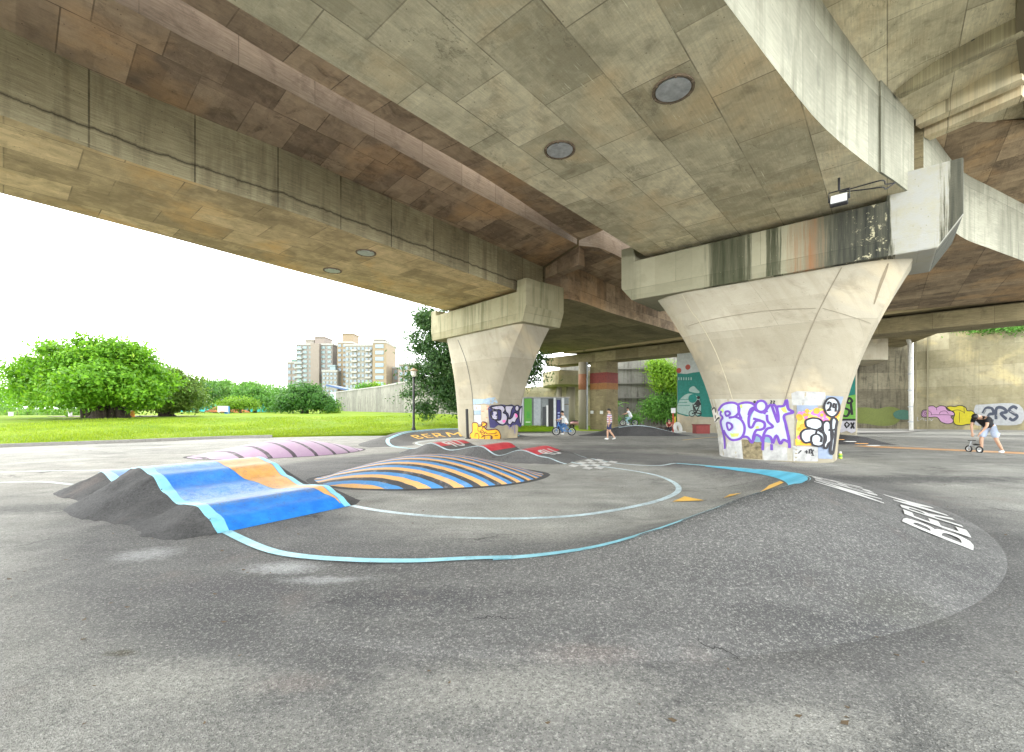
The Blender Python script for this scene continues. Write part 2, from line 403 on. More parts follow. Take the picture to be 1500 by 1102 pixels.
def capbands(n,v,col):
    s=n.sep(v); x=n.math('ADD',s[0],n.math('MULTIPLY_ADD',n.noise(n.map(v,sc=(5,.18,1)),1.6,7,.7),1.1,-.55))
    g=n.noise(n.map(v,sc=(4.5,.25,1)),1.3,6,.65)
    X=n.math('DIVIDE',x,8.6)
    green=n.ramp(X,[(.0,.35),(.05,.1),(.3,.15),(.335,.95),(.45,.9),(.47,.08),(.51,.1),(.525,.95),(.545,.9),(.56,.08),(.6,.2),(.66,.6),(.70,1),(.84,1),(.853,0),(.955,0),(.97,.95),(1,1)])
    green=n.math('MULTIPLY',green,n.ramp(g,[(.35,1),(.75,.72)]))
    col=n.mix(green,col,n.mix(n.ramp(X,[(.58,0),(.72,1)]),(.020,.027,.009),(.022,.025,.021)))
    rust=n.ramp(X,[(.57,0),(.59,.7),(.615,.15),(.635,.85),(.66,.5),(.68,0)])
    col=n.mix(n.math('MULTIPLY',rust,n.ramp(g,[(.4,.2),(.55,1)])),col,(.27,.12,.05))
    white=n.ramp(X,[(.845,0),(.852,1),(.955,1),(.967,0)])
    col=n.mix(n.math('MULTIPLY',white,n.ramp(n.noise(v,2.2,7,.7),[(.36,.35),(.58,.95)])),col,(.37,.37,.345))
    blot=n.ramp(n.noise(v,4,8,.75),[(.56,0),(.6,.9)])
    zone=n.ramp(X,[(.74,0),(.76,1),(.82,1),(.83,0)])
    return n.mix(n.math('MULTIPLY',blot,zone),col,(.5,.46,.3))
M['cap_right']=concrete('run-off stained cap concrete',(.30,.285,.195),(.45,.42,.30),panel=(2.6,3),gamount=.3,grime=(.2,.2,.12),bands=capbands,grain=.1)
M['darkconc']=concrete('shaded concrete',(.17,.14,.075),(.36,.30,.165),panel=(2.4,1.4),coord='uv',gamount=.55,grime=(.05,.04,.025))  # tone lowered to paint in the deep shade beneath the decks
M['wall']=concrete('retaining wall concrete',(.28,.25,.15),(.44,.40,.27),panel=(4.6,1.9),streak=((.2,.18,.115),.4),gamount=.6,grime=(.16,.14,.09),warm=(.58,.48,.24),grain=.25,mott=.9)
M['wallshade']=concrete('shaded wall concrete',(.12,.105,.07),(.28,.25,.17),panel=(4,1.9),streak=((.035,.032,.022),.9),gamount=.7,grime=(.04,.036,.026))  # same retaining wall, with the overhead deck's shade put into the colour
M['wallgrey']=concrete('weathered grey wall',(.19,.185,.16),(.36,.345,.30),panel=(3.6,9),streak=((.08,.075,.062),.95),gamount=.8,grime=(.1,.095,.08))
M['kerb']=plain('kerb concrete',(.3,.29,.27),.9)
M['black']=plain('black rubber',(.02,.02,.02),.6)
M['blackmetal']=plain('black painted metal',(.022,.022,.024),.45)
M['greymetal']=plain('grey metal',(.4,.42,.44),.45,.3)
M['white']=plain('white paint',(.62,.62,.60),.55,var=.05)
M['whiteline']=trackpaint('white road paint',(.58,.58,.56),.35)
M['cyan']=trackpaint('cyan road paint',(.22,.55,.66),.4,fade=(.42,.62,.66))
M['cyanbright']=trackpaint('fresh cyan paint',(.07,.46,.66),.1,fade=(.12,.5,.66))
M['palecyan']=trackpaint('worn pale line paint',(.5,.62,.66),.55)
M['yellow']=trackpaint('amber road paint',(.78,.46,.08),.2)
M['orangeline']=trackpaint('orange road paint',(.62,.28,.05),.3,fade=(.6,.42,.26))
M['blue']=trackpaint('blue ramp paint',(.012,.15,.52),.45,fade=(.04,.26,.60),rough=.45)
def ramppaint():
    n=NT('blue ramp riding paint'); p=n.P(); u=n.sep(n.UV()); s,t_=u[0],u[1]
    c=n.mix(n.ramp(n.noise(p,3.5,7,.7),[(.35,0),(.65,1)]),(.010,.13,.50),(.025,.22,.60))
    tt=n.math('ADD',t_,n.math('MULTIPLY_ADD',n.noise(n.map(p,sc=(1,1,1)),2.4,8,.75),.9,-.45))
    T=n.math('DIVIDE',tt,6.4)
    pale=n.ramp(T,[(.0,.0),(.085,.05),(.12,.55),(.19,.85),(.25,.8),(.30,.15),(.40,.1),(.45,.8),(.53,.95),(.6,.2),(1,.1)])
    g=n.noise(p,42,4,.75); g2=n.noise(p,9,6,.75)
    c=n.mix(n.math('MULTIPLY',pale,n.ramp(n.math('ADD',n.math('MULTIPLY',g,.5),n.math('MULTIPLY',g2,.5)),[(.4,.15),(.58,1)])),c,(.36,.50,.62))
    dk=n.ramp(T,[(.07,0),(.105,.75),(.135,.2),(.16,0)])
    c=n.mix(n.math('MULTIPLY',dk,n.ramp(g,[(.4,0),(.55,1)])),c,(.10,.10,.095))
    c=n.mix(n.math('MULTIPLY',n.ramp(g2,[(.56,0),(.72,1)]),n.ramp(g,[(.42,0),(.56,.8)])),c,(.05,.07,.10))
    return n.done(c,.5,n.bump(g,.4,.006),spec=.35)
M['ramprider']=ramppaint()
M['rampcyan']=trackpaint('ramp edge cyan paint',(.2,.55,.7),.3,fade=(.3,.6,.72))
M['rampwhite']=trackpaint('scuffed pale paint',(.36,.52,.66),1.0,under=(.03,.2,.52))
M['rampscuff']=trackpaint('tyre worn paint',(.36,.5,.6),.95,under=(.13,.12,.11))
M['ramporange']=trackpaint('orange ramp paint',(.68,.33,.08),.6,fade=(.66,.4,.2),under=(.3,.2,.12))
M['red']=trackpaint('red track paint',(.5,.035,.05),.25,fade=(.55,.1,.11))
M['lawn_dirt']=plain('dry earth',(.2,.15,.09),.95)
def stripes(name, axis, period, cols, base=None):
    n=NT(name); p=n.P(); s=n.sep(p)
    x=n.math('ADD',n.math('MULTIPLY',s[0],axis[0]),n.math('MULTIPLY',s[1],axis[1]))
    x=n.math('ADD',x,n.math('MULTIPLY_ADD',n.noise(p,3,2),.04,-.02))
    f=n.math('FRACT',n.math('DIVIDE',x,period))
    st=[];a=0
    for w,c in cols: st.append((a,c)); a+=w
    c=n.ramp(f,st,'CONSTANT')
    c=n.mix(n.ramp(n.noise(p,5,8,.75),[(.52,0),(.75,.55)]),c,(.42,.4,.4))
    g=n.noise(p,60,3,.7)
    c=n.mix(n.ramp(g,[(.32,.5),(.45,0)]),c,(.09,.09,.09))
    return n.done(c,.62,n.bump(g,.3,.006),spec=.2)
# ---------- ground, painted lines, pump-track humps
def g0(x, y):
    return -.033*(min(y,48)-24)*sstep(24,27,y) if y>24 else 0.0
CB = Vector((.53,9.6))                          # centre of the near bend
BR0, BRC, BRO, BRT = 3.6, 5.2, 5.98, 6.85
TH = [-112,-98,-88,-80,-70,-58,-36,-16,0,14,34]
HTS= [0,.05,.13,.31,.56,.67,.51,.39,.25,.13,0]
_HT=[sum(interp(a+d,TH,HTS) for d in range(-9,10,3))/7 for a in range(-180,181)]
def berm_hc(th):
    th=max(-180,min(179.9,th)); i=int(math.floor(th))+180; return lerp(_HT[i],_HT[i+1],th+180-i)
def berm_k(r,th):      # the bend is not a true circle: tighter on its right
    k=interp(th,[-112,-92,-60,-36,5,34],[1.03,1.0,.975,.955,.955,1.0]); return lerp(k,1,min(1,max(0,(r-BRC)/(BRT-BRC))))
def berm_hxy(x,y):
    r=(Vector((x,y))-CB).length; th=math.degrees(math.atan2(y-CB.y,x-CB.x)); return berm_h(r/berm_k(r,th),th) if -116<th<40 else 0
def berm_h(r, th):
    hc=berm_hc(th)
    if r<BR0: return 0
    if r<BRC: return hc*((r-BR0)/(BRC-BR0))**1.7
    if r<BRO: return hc*(1-.42*((r-BRC)/(BRO-BRC))**1.1)
    if r<BRT:
        t=(r-BRO)/(BRT-BRO); return hc*.58*(1-t)*(1-.06*math.sin(math.pi*t))
    return 0
def berm_pt(r, th, lift=0.0):
    q=r*berm_k(r,th); x=CB.x+q*math.cos(rad(th)); y=CB.y+q*math.sin(rad(th))
    return Vector((x,y,berm_h(r,th)+g0(x,y)+lift))
# far berm
FB=Vector((-1.45,20.6)); FR=(3.1,4.25,4.7,5.6)
def fberm_h(r,th):
    hc=interp(th,[60,78,95,120,150,185,215],[0,.3,.42,.46,.4,.2,0])
    if r<FR[0]: return 0
    if r<FR[1]: return hc*((r-FR[0])/(FR[1]-FR[0]))**1.5
    if r<FR[2]: return hc
    return hc*max(0,1-(r-FR[2])/(FR[3]-FR[2]))
def fberm_pt(r,th,lift=0.0):
    x=FB.x+r*math.cos(rad(th)); y=FB.y+r*math.sin(rad(th)); return Vector((x,y,fberm_h(r,th)+g0(x,y)+lift))

# the asphalt sheet: near part gridded, far apron
b=MB(); xs=[-60,-40,-30]+[-24+1.5*i for i in range(41)]+[42,50,60,80]; ys=[-40,-20,-8,-2,2]+[4+1.5*i for i in range(34)]+[58,64,90]
b.grid([[Vector((x,y,g0(x,y))) for x in xs] for y in ys]); tag(b.build('asphalt_ground',M['asphalt']),kind='structure')
b=MB(); b.grid([[Vector((x,y,-1.2)) for x in(-1500,1500)] for y in(-60,2500)]); 
tag(b.build('terrain',plain('distant ground',(.10,.13,.05),.95)),kind='structure')

def flat(p): return lambda a,c,l: Vector((a,c,g0(a,c)+l))
FL=lambda a,c,l: Vector((a,c,g0(a,c)+l))
def gp(*pts): return [G(x,y).xy for x,y in pts]
LINES=[]
def line(pts, w, mat, name='lane_line', lift=.004, k=6, fm=None):
    b=MB(); stroke2(b,smooth2(pts,k=k),w,fm or FL,lift,maxe=.4); tag(b.build(name,M[mat]),kind='structure')
# big near berm
t=thing('banked_berm','large dark asphalt banked curve with white BERM letters on its outer slope','berm',(CB.x+3.6,CB.y-4.3,0))
b=MB(); rs=[BR0-.3,BR0+.2]+[BR0+.4+.2*i for i in range(6)]+[BRC,BRC+.2,BRC+.42,BRO]+[BRO+.1*i for i in range(1,8)]+[BRT,BRT+.06]
rows=[]
rj=random.Random(3)
for i in range(-116,40,2):
    row=[]
    for r in rs:
        p=berm_pt(r,i)
        p.z += .004*math.sin(i*.9+r*7)*(1 if berm_h(r,i)>.05 else 0)
        if r<=BR0-.2 or r>BRT or i<=-112 or i>=36: p.z=-.03+g0(p.x,p.y)
        elif r>BRO and r<BRT: p.z += rj.uniform(-.008,.008)
        row.append(p)
    rows.append(row)
b.grid(rows); b.build('bank',M['berm'],t,smooth=True)
bm=lambda r0: (lambda a,c,l: berm_pt(r0+c,a*180/math.pi/r0,l))
b=MB(); stroke2(b,[(rad(th)*BRC,0) for th in range(-97,36,2)],.13,bm(BRC-.05),.006,maxe=.3); b.build('crest_line',M['cyan'],t)
b=MB(); stroke2(b,[(rad(th)*BRC,0) for th in range(-60,24,2)],.30,bm(BRC-.16),.009,maxe=.15,taper=True); b.build('crest_stripe',M['cyanbright'],t)
def berm_text(s, th, r0, size, up, sx, name='lettering'):
    # up=-1: letter tops point to the centre of the bend
    fm=(lambda a,c,l: berm_pt(r0-c, th+a*180/math.pi/r0, l)) if up<0 else (lambda a,c,l: berm_pt(r0+c, th-a*180/math.pi/r0, l))
    b=MB(); text2(b,s,fm,.010,size,bold=.012,maxe=.08,sx=sx); b.build(name,M['whiteline'],t)
berm_text('BERM',-37,BRT-.22,.72,-1,1.5)
berm_text('BERM',-31,BRC+.08,.98,1,.72)
# blue double roller
P0=Vector((-3.73,5.57)); DD=Vector((-.82,.57)).normalized(); WW=Vector((.57,.82)).normalized(); WD=1.9
RT=[-.02,.3,.64,1.0,1.35,1.9,2.4,2.95,3.35,4.25,5.2,6.3]; RH=[0,.16,.275,.25,.215,.33,.54,.615,.58,.2,.36,0]
def ramp_h(t): return interp(t,RT,RH)
def ramp_pt(t,s,l=0.0):
    p=P0+DD*t+WW*s; h=ramp_h(t)
    if s<0: e=-s/(.42+.75*h); h=h*max(0,1-e)**1.15*(1+.10*math.sin(t*9+s*6)*min(1,4*e))
    elif s>WD: e=(s-WD)/(.25+.9*h); h=h*max(0,1-e)**1.1
    return Vector((p.x,p.y,h+l))
t=thing('blue_roller','blue and orange painted double roller ramp with black asphalt shoulders','ramp',(P0.x+DD.x*2.5,P0.y+DD.y*2.5+.8,0))
b=MB(); ss=[-1.3+.1*i for i in range(13)]+[0.0]; ts=[-.1+.12*i for i in range(56)]
jr=random.Random(5)
def sh(t_,s):
    p=ramp_pt(t_,s); h=p.z
    p.z += (jr.uniform(-.012,.012) if s<-.12 and h>.03 else 0) + .008*math.sin(t_*5)*math.sin(s*9)*(1 if h>.04 else 0)
    if h<.004: p.z=-.03
    return p
b.grid([[sh(t_,s) for s in ss] for t_ in ts]); b.build('left_shoulder',M['blackasphalt'],t,smooth=True)
b=MB(); b.grid([[ramp_pt(t_,s,-.03 if ramp_pt(t_,s).z<.003 else 0) for s in (WD,WD+.1,WD+.2,WD+.35,WD+.5,WD+.7,WD+.9)] for t_ in ts]); b.build('right_shoulder',M['blackasphalt'],t,smooth=True)
ts2=[0+.1*i for i in range(64)]
def rstrip(name,f0,f1,mat,l,t0=0,t1=6.3):
    b=MB(); T=[x for x in ts2 if t0<=x<=t1]
    rows=[]; U=[(k/6*WD,x) for x in T for k in range(7)]
    for t_ in T:
        a,c=f0(t_),f1(t_); rows.append([ramp_pt(t_,lerp(a,c,k/6),l) for k in range(7)])
    b.grid(rows,U); return b.build(name,M[mat],t,smooth=True,uv=True)
rstrip('riding_surface',lambda t_:0,lambda t_:WD,'ramprider',.002)
rstrip('edge_stripe',lambda t_:-.02,lambda t_:.115+.02*math.sin(t_*7),'rampcyan',.006)
rstrip('edge_stripe',lambda t_:WD-.09,lambda t_:WD+.02,'rampcyan',.006)
rstrip('orange_band',lambda t_:WD-.1-.72*min(1,max(.02,(t_-.1)/2.2))*(1 if t_<1 or t_>1.45 else 1),lambda t_:WD-.1,'ramporange',.005,.1,3.2)

# striped humps
def hump(name,label,c,half_l,half_w,ang,h,mat,rim,n=44,m=24,skew=0.0):
    ca,sa=math.cos(ang),math.sin(ang); t=thing(name,label,'hump',(c[0],c[1],0))
    def hf(u,w):
        q=(abs(u)**2.1+abs(w)**2.3); e=max(0,1-q)
        return h*math.exp(-((u-skew)/.5)**2)*(1-abs(w)**2.6)*min(1,e*2.2)
    def pt(u,w,l=0):
        wl=half_w*w*max(.02,1-abs(u)**2.4)**.62; x=c[0]+ca*u*half_l-sa*wl; y=c[1]+sa*u*half_l+ca*wl
        e=max(0,1-abs(w)**2.2)
        z=h*(.06+.94*max(0,math.cos(math.pi/2*min(1,abs(u-skew))))**1.25)*e**.8*min(1,(1-abs(u))*6)
        return Vector((x,y,z+g0(x,y)+l))
    b=MB(); U=[-1+2*i/n for i in range(n+1)]; W=[math.sin(math.pi/2*(-1+2*i/m)) for i in range(m+1)]
    b.grid([[pt(u,w,.005) for w in W] for u in U]); b.build('painted_top',mat,t,smooth=True)
    # dark asphalt skirt
    b=MB()
    ringp=[(u,-1) for u in U]+[(u,1) for u in reversed(U)]
    rows=[]
    for k,(ex,dz) in enumerate(((0,.004),(rim,.002),(rim*1.5,-.03))):
        row=[]
        for (u,w) in ringp:
            p=pt(u,w); d=Vector((p.x-c[0],p.y-c[1])); d.normalize(); row.append(Vector((p.x+d.x*ex,p.y+d.y*ex,g0(p.x,p.y)+dz)))
        row.append(row[0]); rows.append(row)
    b.grid(rows); b.build('skirt',M['blackasphalt'],t)
    return t
BLK=(.045,.045,.048)
st=stripes('blue orange stripes',(.30,.954),.32,[(.34,(.60,.35,.14)),(.33,(.07,.22,.45)),(.33,(.06,.06,.063))])
st2=stripes('lavender stripes',(.55,.835),.62,[(.82,(.36,.25,.36)),(.18,(.07,.055,.07))])
hump('striped_hump','asphalt hump painted with diagonal orange, blue and black stripes',(-1.85,10.25),2.62,1.6,rad(8),.50,st,.16,skew=.0)
hump('striped_hump','low asphalt hump painted lavender with thin dark stripes',(-8.2,15.6),2.75,1.75,rad(29),.44,st2,.10,skew=.05)

# red rhythm rollers
Q0=Vector((1.56,12.5)); QD=Vector((-.87,.5)).normalized(); QW=Vector((.5,.87)); QWD=1.75
QT=[0,.7,1.48,2.3,2.97,4.2,5.0,5.8,6.5]; QH=[0,.16,.33,.12,.385,.2,.40,.18,0]
def q_pt(t_,s,l=0.0):
    p=Q0+QD*t_+QW*s; h=interp(t_,QT,QH)
    if s<0: h*=max(0,1+s/(.2+1.2*h))
    if s>QWD: h*=max(0,1-(s-QWD)/(.2+1.0*h))
    return Vector((p.x,p.y,h+l-(.03 if h<.003 and (s<0 or s>QWD) else 0)))
tts=[.1*i for i in range(66)]
bounds=[(0,2.3,'three hump roller nearest to the checkered line, red crest with white UP lettering'),(2.3,4.2,'middle red crested asphalt roller between two others in the row'),(4.2,6.5,'farthest red crested roller of the row of three, with white UP lettering')]
bounds[0]=(0,2.3,'red crested roller beside the white checkered line, with white UP lettering')
for (a,c,lab) in bounds:
    T=[x for x in tts if a-.001<=x<=c+.001]; mid=a+(c-a)*.6; mp=q_pt(mid,QWD/2)
    t=thing('roller',lab,'roller',(mp.x,mp.y,0),group='row of red crested rollers')
    b=MB(); b.grid([[q_pt(x,s) for s in (-.75,-.55,-.4,-.25,-.12,0,.4,.9,1.3,QWD,QWD+.2,QWD+.4,QWD+.7)] for x in T]); b.build('hump_body',M['newasphalt'],t,smooth=True)
    pk={0:(.95,1.85),2.3:(2.6,3.35),4.2:(4.6,5.5)}[a]
    b=MB(); b.grid([[q_pt(x,.05+(QWD-.1)*k/5,.006) for k in range(6)] for x in [pk[0]+(pk[1]-pk[0])*i/10 for i in range(11)]]); b.build('red_crest',M['red'],t,smooth=True)
    b=MB(); stroke2(b,[(x,.0) for x in T],.07,lambda p,q,l:q_pt(p,q,l),.009,maxe=.15); b.build('edge_line',M['palecyan'],t)
    b=MB(); stroke2(b,[(x,QWD) for x in T],.07,lambda p,q,l:q_pt(p,q,l),.009,maxe=.15); b.build('edge_line',M['palecyan'],t)
    if a!=2.3:
        x0=pk[0]-.02 if a==0 else pk[0]+.1
        b=MB(); text2(b,'UP',lambda p,q,l:q_pt(x0-.25+q,QWD*.5-p,l),.012,.72,bold=.03,maxe=.1,sx=1.0); b.build('lettering',M['whiteline'],t)

# far berm
t=thing('banked_berm','distant low asphalt banked curve with amber BERM letters by the grass','berm',(FB.x-2.6,FB.y+3.2,0))
b=MB(); rows=[]
for i in range(58,222,4):
    rows.append([fberm_pt(r,i,(-.03 if (r<FR[0] or r>=FR[3] or i<62 or i>214) else 0)) for r in (FR[0]-.1,FR[0]+.1,3.4,3.7,4.0,FR[1],FR[2],4.9,5.2,FR[3],FR[3]+.05)])
b.grid(rows); b.build('bank',M['newasphalt'],t,smooth=True)
b=MB(); stroke2(b,[(rad(th)*FR[1],0) for th in range(64,250,3)],.16,lambda a,c,l: fberm_pt(FR[1]+c,a*180/math.pi/FR[1],l),.010,maxe=.3); b.build('crest_line',M['cyan'],t)
b=MB(); text2(b,'BERM',lambda a,c,l: fberm_pt(3.4+c,136-a*180/math.pi/3.7,l),.014,.72,bold=.0,maxe=.12,sx=1.75); b.build('lettering',M['yellow'],t)
# dark far roller with green slope (behind the walking boy)
def froll(c,hl,hw,ang,h,lab,paint=None):
    ca,sa=math.cos(ang),math.sin(ang); t=thing('roller',lab,'roller',(c[0],c[1],g0(*c)))
    def pt(u,w,l=0):
        x=c[0]+ca*u*hl-sa*w*hw; y=c[1]+sa*u*hl+ca*w*hw
        z=h*.5*(1+math.cos(math.pi*min(1,abs(u))))*min(1,(1-abs(w))*3.2)
        return Vector((x,y,g0(x,y)+z+l-(.03 if abs(u)>.98 or abs(w)>.98 else 0)))
    b=MB(); U=[-1+i/14 for i in range(29)]; W=[-1,-.9,-.8,-.7,-.4,0,.4,.7,.8,.9,1]
    b.grid([[pt(u,w) for w in W] for u in U]); b.build('hump_body',M['blackasphalt'],t,smooth=True)
    if paint:
        b=MB(); b.grid([[pt(u,w,.006) for w in (-.66,-.3,.1,.5,.66)] for u in [.12+.85*i/14 for i in range(15)]]); b.build('painted_slope',paint,t,smooth=True)
        for w in (-.68,.68):
            b=MB(); b.grid([[pt(u,w+d,.01) for d in(-.03,.03)] for u in [-.3+1.28*i/20 for i in range(21)]]); b.build('edge_line',M['palecyan'],t)
    return t
froll((7.4,26.6),3.5,1.3,rad(-4),.62,'dark asphalt roller with a green painted slope behind the walking boy',trackpaint('dark green ramp paint',(.015,.09,.07),.3))
froll((15.6,20.6),1.6,1.5,rad(-6),.34,'dark asphalt roller crossed by an orange line beside the large pillar')

# lane lines on the flat
L0=[CB+Vector((math.cos(rad(th)),math.sin(rad(th))))*3.1 for th in range(-125,88,6)]
line(gp((515,741),(560,749),(640,757),(750,760),(850,755),(930,742),(975,730),(994,718),(985,706),(955,695),(900,686),(850,680),(832,676)),.11,'palecyan')
line([berm_pt(BRC-.05,th).xy for th in (28,33,36)]+gp((960,682.5),(905,679),(866,672)),.09,'palecyan')
line(gp((0,692),(80,690),(150,689),(210,686)),.09,'palecyan'); line(gp((0,707),(60,706),(105,710)),.09,'palecyan')
line([P0+DD*.02+WW*.08]+gp((400,809),(500,821),(600,825.5),(680,825))+[berm_pt(BRC-.05,-96).xy],.12,'cyan',lift=.012,fm=lambda a,c,l: Vector((a,c,g0(a,c)+berm_hxy(a,c)+l)))
line(gp((620,659),(660,655),(700,655)),.12,'palecyan')
line(gp((690,641),(650,644),(612,648),(616,652),(640,655)),.09,'palecyan')
line(gp((1260,653),(1290,655),(1360,658),(1430,661),(1540,666)),.95,'orangeline')
line(gp((1100,641.5),(1160,643),(1225,646)),.12,'palecyan')
line(gp((1000,645),(1040,641),(1070,640)),.1,'yellow')
for q in ([(985,736),(1003,728),(1031,734)],[(1060,733),(1069,728.5),(1086,730)]):
    b=MB(); poly2(b,[p for p in gp(*q)],lambda a,c,l:Vector((a,c,berm_hxy(a,c)+l)),.012); tag(b.build('lane_arrow',M['yellow']),kind='structure')
b=MB(); poly2(b,[(-.42,-.20),(.1,.24),(.46,.22),(.3,.0)],lambda a,c,l: berm_pt(BRC-.55+c*.9,-27+a*180/math.pi/BRC,l),.01,.1); tag(b.build('lane_arrow',M['yellow']),kind='structure')
# checkered line
ca=G(832,683).xy; cb=G(866,671.5).xy; cd=G(905,677).xy-G(866,671.5).xy
ux=(cb-ca)/6; uy=Vector((cd.x,cd.y))/4
b=MB()
for i in range(6):
    for j in range(4):
        if (i+j)%2==0:
            p=ca+ux*i+uy*j; poly2(b,[p,p+ux,p+ux+uy,p+uy],FL,.008,.5)
tag(b.build('checkered_line',M['whiteline']),kind='structure')
# orange and black dashed edge on the bump beside the pillar
for i in range(4):
    p=G(1228+i*17,646.5+i*2.0,.12); b=MB(); b.box((p.x,p.y,.20-.03*i+g0(p.x,p.y)),(.42,.14,.02),rad(-8)); tag(b.build('kerb_dash',M['orangeline' if i%2==0 else 'white']),kind='structure')
# small things lying about: scattered grit and dry leaves
b=MB(); lr=random.Random(11)
for i in range(420):
    x=lr.uniform(-6,9); y=2.2+lr.random()**1.6*14; s=lr.uniform(.006,.02); a=lr.uniform(0,6.28)
    th=math.degrees(math.atan2(y-CB.y,x-CB.x)); r=(Vector((x,y))-CB).length
    if r>BR0 and r<BRT and -116<th<38: continue
    b.add([(x+s*math.cos(a+k*1.57)*(1.5 if k%2 else .7),y+s*math.sin(a+k*1.57),g0(x,y)+.003+.008*(k==1)) for k in range(4)],[(0,1,2,3)])
tag(b.build('ground_litter',plain('dry litter',(.12,.085,.05),.9)),'fine dry litter scattered over the asphalt','litter',kind='stuff')

# a few open cracks in the old surfacing
ckm_=plain('dark crack line',(.02,.02,.02),.95)
for pts,w_ in (([(688,908),(705,911),(722,909),(741,913),(765,912)],.009),([(1015,942),(1040,952),(1066,957),(1090,972)],.007),([(1440,742),(1470,748),(1500,751)],.02),([(300,733),(340,739),(372,742)],.015)):
    b=MB(); rr_=random.Random(len(pts)+int(pts[0][0])); q=[p+Vector((rr_.uniform(-.02,.02),rr_.uniform(-.02,.02))) for p in smooth2(gp(*pts),k=6)]; stroke2(b,q,w_,lambda a,c,l: Vector((a,c,g0(a,c)+berm_hxy(a,c)+l)),.006,maxe=.1,taper=True); tag(b.build('ground_crack',ckm_),kind='structure')
# ---------- viaduct decks
UB=Vector((.759,-.652,0)).normalized(); BB=Vector((.652,.759,0)).normalized()    # across / along at the near pier
def plan(ps, rel): return [R(x,y,rel) for x,y in ps]
def at_z(p, z): return Vector((p.x,p.y,z))
NS=44
def uvp(p): return (p.dot(BB), p.dot(UB))
def uvw(p): return (p.dot(BB), p.z)
def strip_mesh(name, A, B, mat, parent, uvf, n=1, smooth=False):
    b=MB(); rows=[]
    for i in range(len(A)): rows.append([A[i].lerp(B[i],k/n) for k in range(n+1)])
    b.grid(rows,[uvf(p) for r in rows for p in r]); return b.build(name,mat,parent,smooth,uv=True)
def deck(label, SL, SR, zs, ztl, ztr, TL, TR, ztipl, ztipr, mats, ribs=None, caps=True, n=NS):
    """box girder: soffit between SL and SR (plan), vertical webs, cantilever wings out to TL and TR"""
    SL=[at_z(p,zs) for p in resample(SL,n)]; SR=[at_z(p,zs) for p in resample(SR,n)]
    f=lambda z,i: z(i/(n-1)) if callable(z) else z
    WL=[at_z(p,f(ztl,i)) for i,p in enumerate(SL)]; WR=[at_z(p,f(ztr,i)) for i,p in enumerate(SR)]
    TL=[at_z(p,f(ztipl,i)) for i,p in enumerate(resample(TL,n))]; TR=[at_z(p,f(ztipr,i)) for i,p in enumerate(resample(TR,n))]
    c=(SL[n//2]+SR[n//2])/2
    t=thing('viaduct_deck',label,'viaduct',(c.x,c.y,zs))
    strip_mesh('soffit',SL,SR,M[mats[0]],t,uvp,4)
    strip_mesh('web',WL,SL,M[mats[1]],t,uvw,3); strip_mesh('web',SR,WR,M[mats[2]],t,uvw,3)
    strip_mesh('cantilever',TL,WL,M[mats[3]],t,uvp,3); strip_mesh('cantilever',WR,TR,M[mats[4]],t,uvp,3)
    top=max(f(ztipl,0),f(ztipr,0))+1.55
    TLt=[at_z(p,top) for p in TL]; TRt=[at_z(p,top) for p in TR]
    strip_mesh('fascia',TLt,TL,M['fascia'],t,uvw,2); strip_mesh('fascia',TR,TRt,M['fascia'],t,uvw,2)
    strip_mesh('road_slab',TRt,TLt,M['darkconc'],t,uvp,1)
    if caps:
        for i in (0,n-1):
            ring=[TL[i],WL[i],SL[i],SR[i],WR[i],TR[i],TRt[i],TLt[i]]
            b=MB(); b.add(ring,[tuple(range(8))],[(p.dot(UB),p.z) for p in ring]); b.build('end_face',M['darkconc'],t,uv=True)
    # longitudinal drip groove / crack low on the webs
    return t,dict(SL=SL,SR=SR,WL=WL,WR=WR,TL=TL,TR=TR)
ZS=HC+5.6
back=lambda p,q,d: p+(p-q).normalized()*d
# near left deck
A=plan([(0,283),(130,317),(260,351),(390,386),(520,420),(632,450)],5.6); B=plan([(0,168),(157,226),(300,272),(435,313),(520,344),(650,388),(775,432)],5.6)
TRl=plan([(165,0),(280,61),(400,122),(548,202),(705,287),(835,353)],7.6)
A=[A[0]+(A[0]-A[2]).normalized()*20]+A; B=[B[0]+(B[0]-B[2]).normalized()*22]+B; TRl=[TRl[0]+(TRl[0]-TRl[2]).normalized()*24]+TRl
pl=(A[-1]+B[-1])/2
ext=lambda L,d: L+[L[-1]+(L[-1]-L[-3]).normalized()*d]
A2=ext(A,1.2); B2=ext(B,1.2); TRl=ext(TRl,.6)
nrm=lambda p,q: Vector((-(q-p).y,(q-p).x,0)).normalized()
TLl=[p+nrm(A2[max(i-1,0)],A2[min(i+1,len(A2)-1)])*2.2 for i,p in enumerate(A2)]
dl,L1=deck('near left viaduct deck with pale fascia and square concrete box, seen from below',A2,B2,ZS,HC+7.28,HC+7.28,TLl,TRl,HC+7.6,HC+7.6,('soffit_warm','web','web','cant','cant'))
dl['label']='left viaduct deck above the lawn edge, warm brown square box girder'
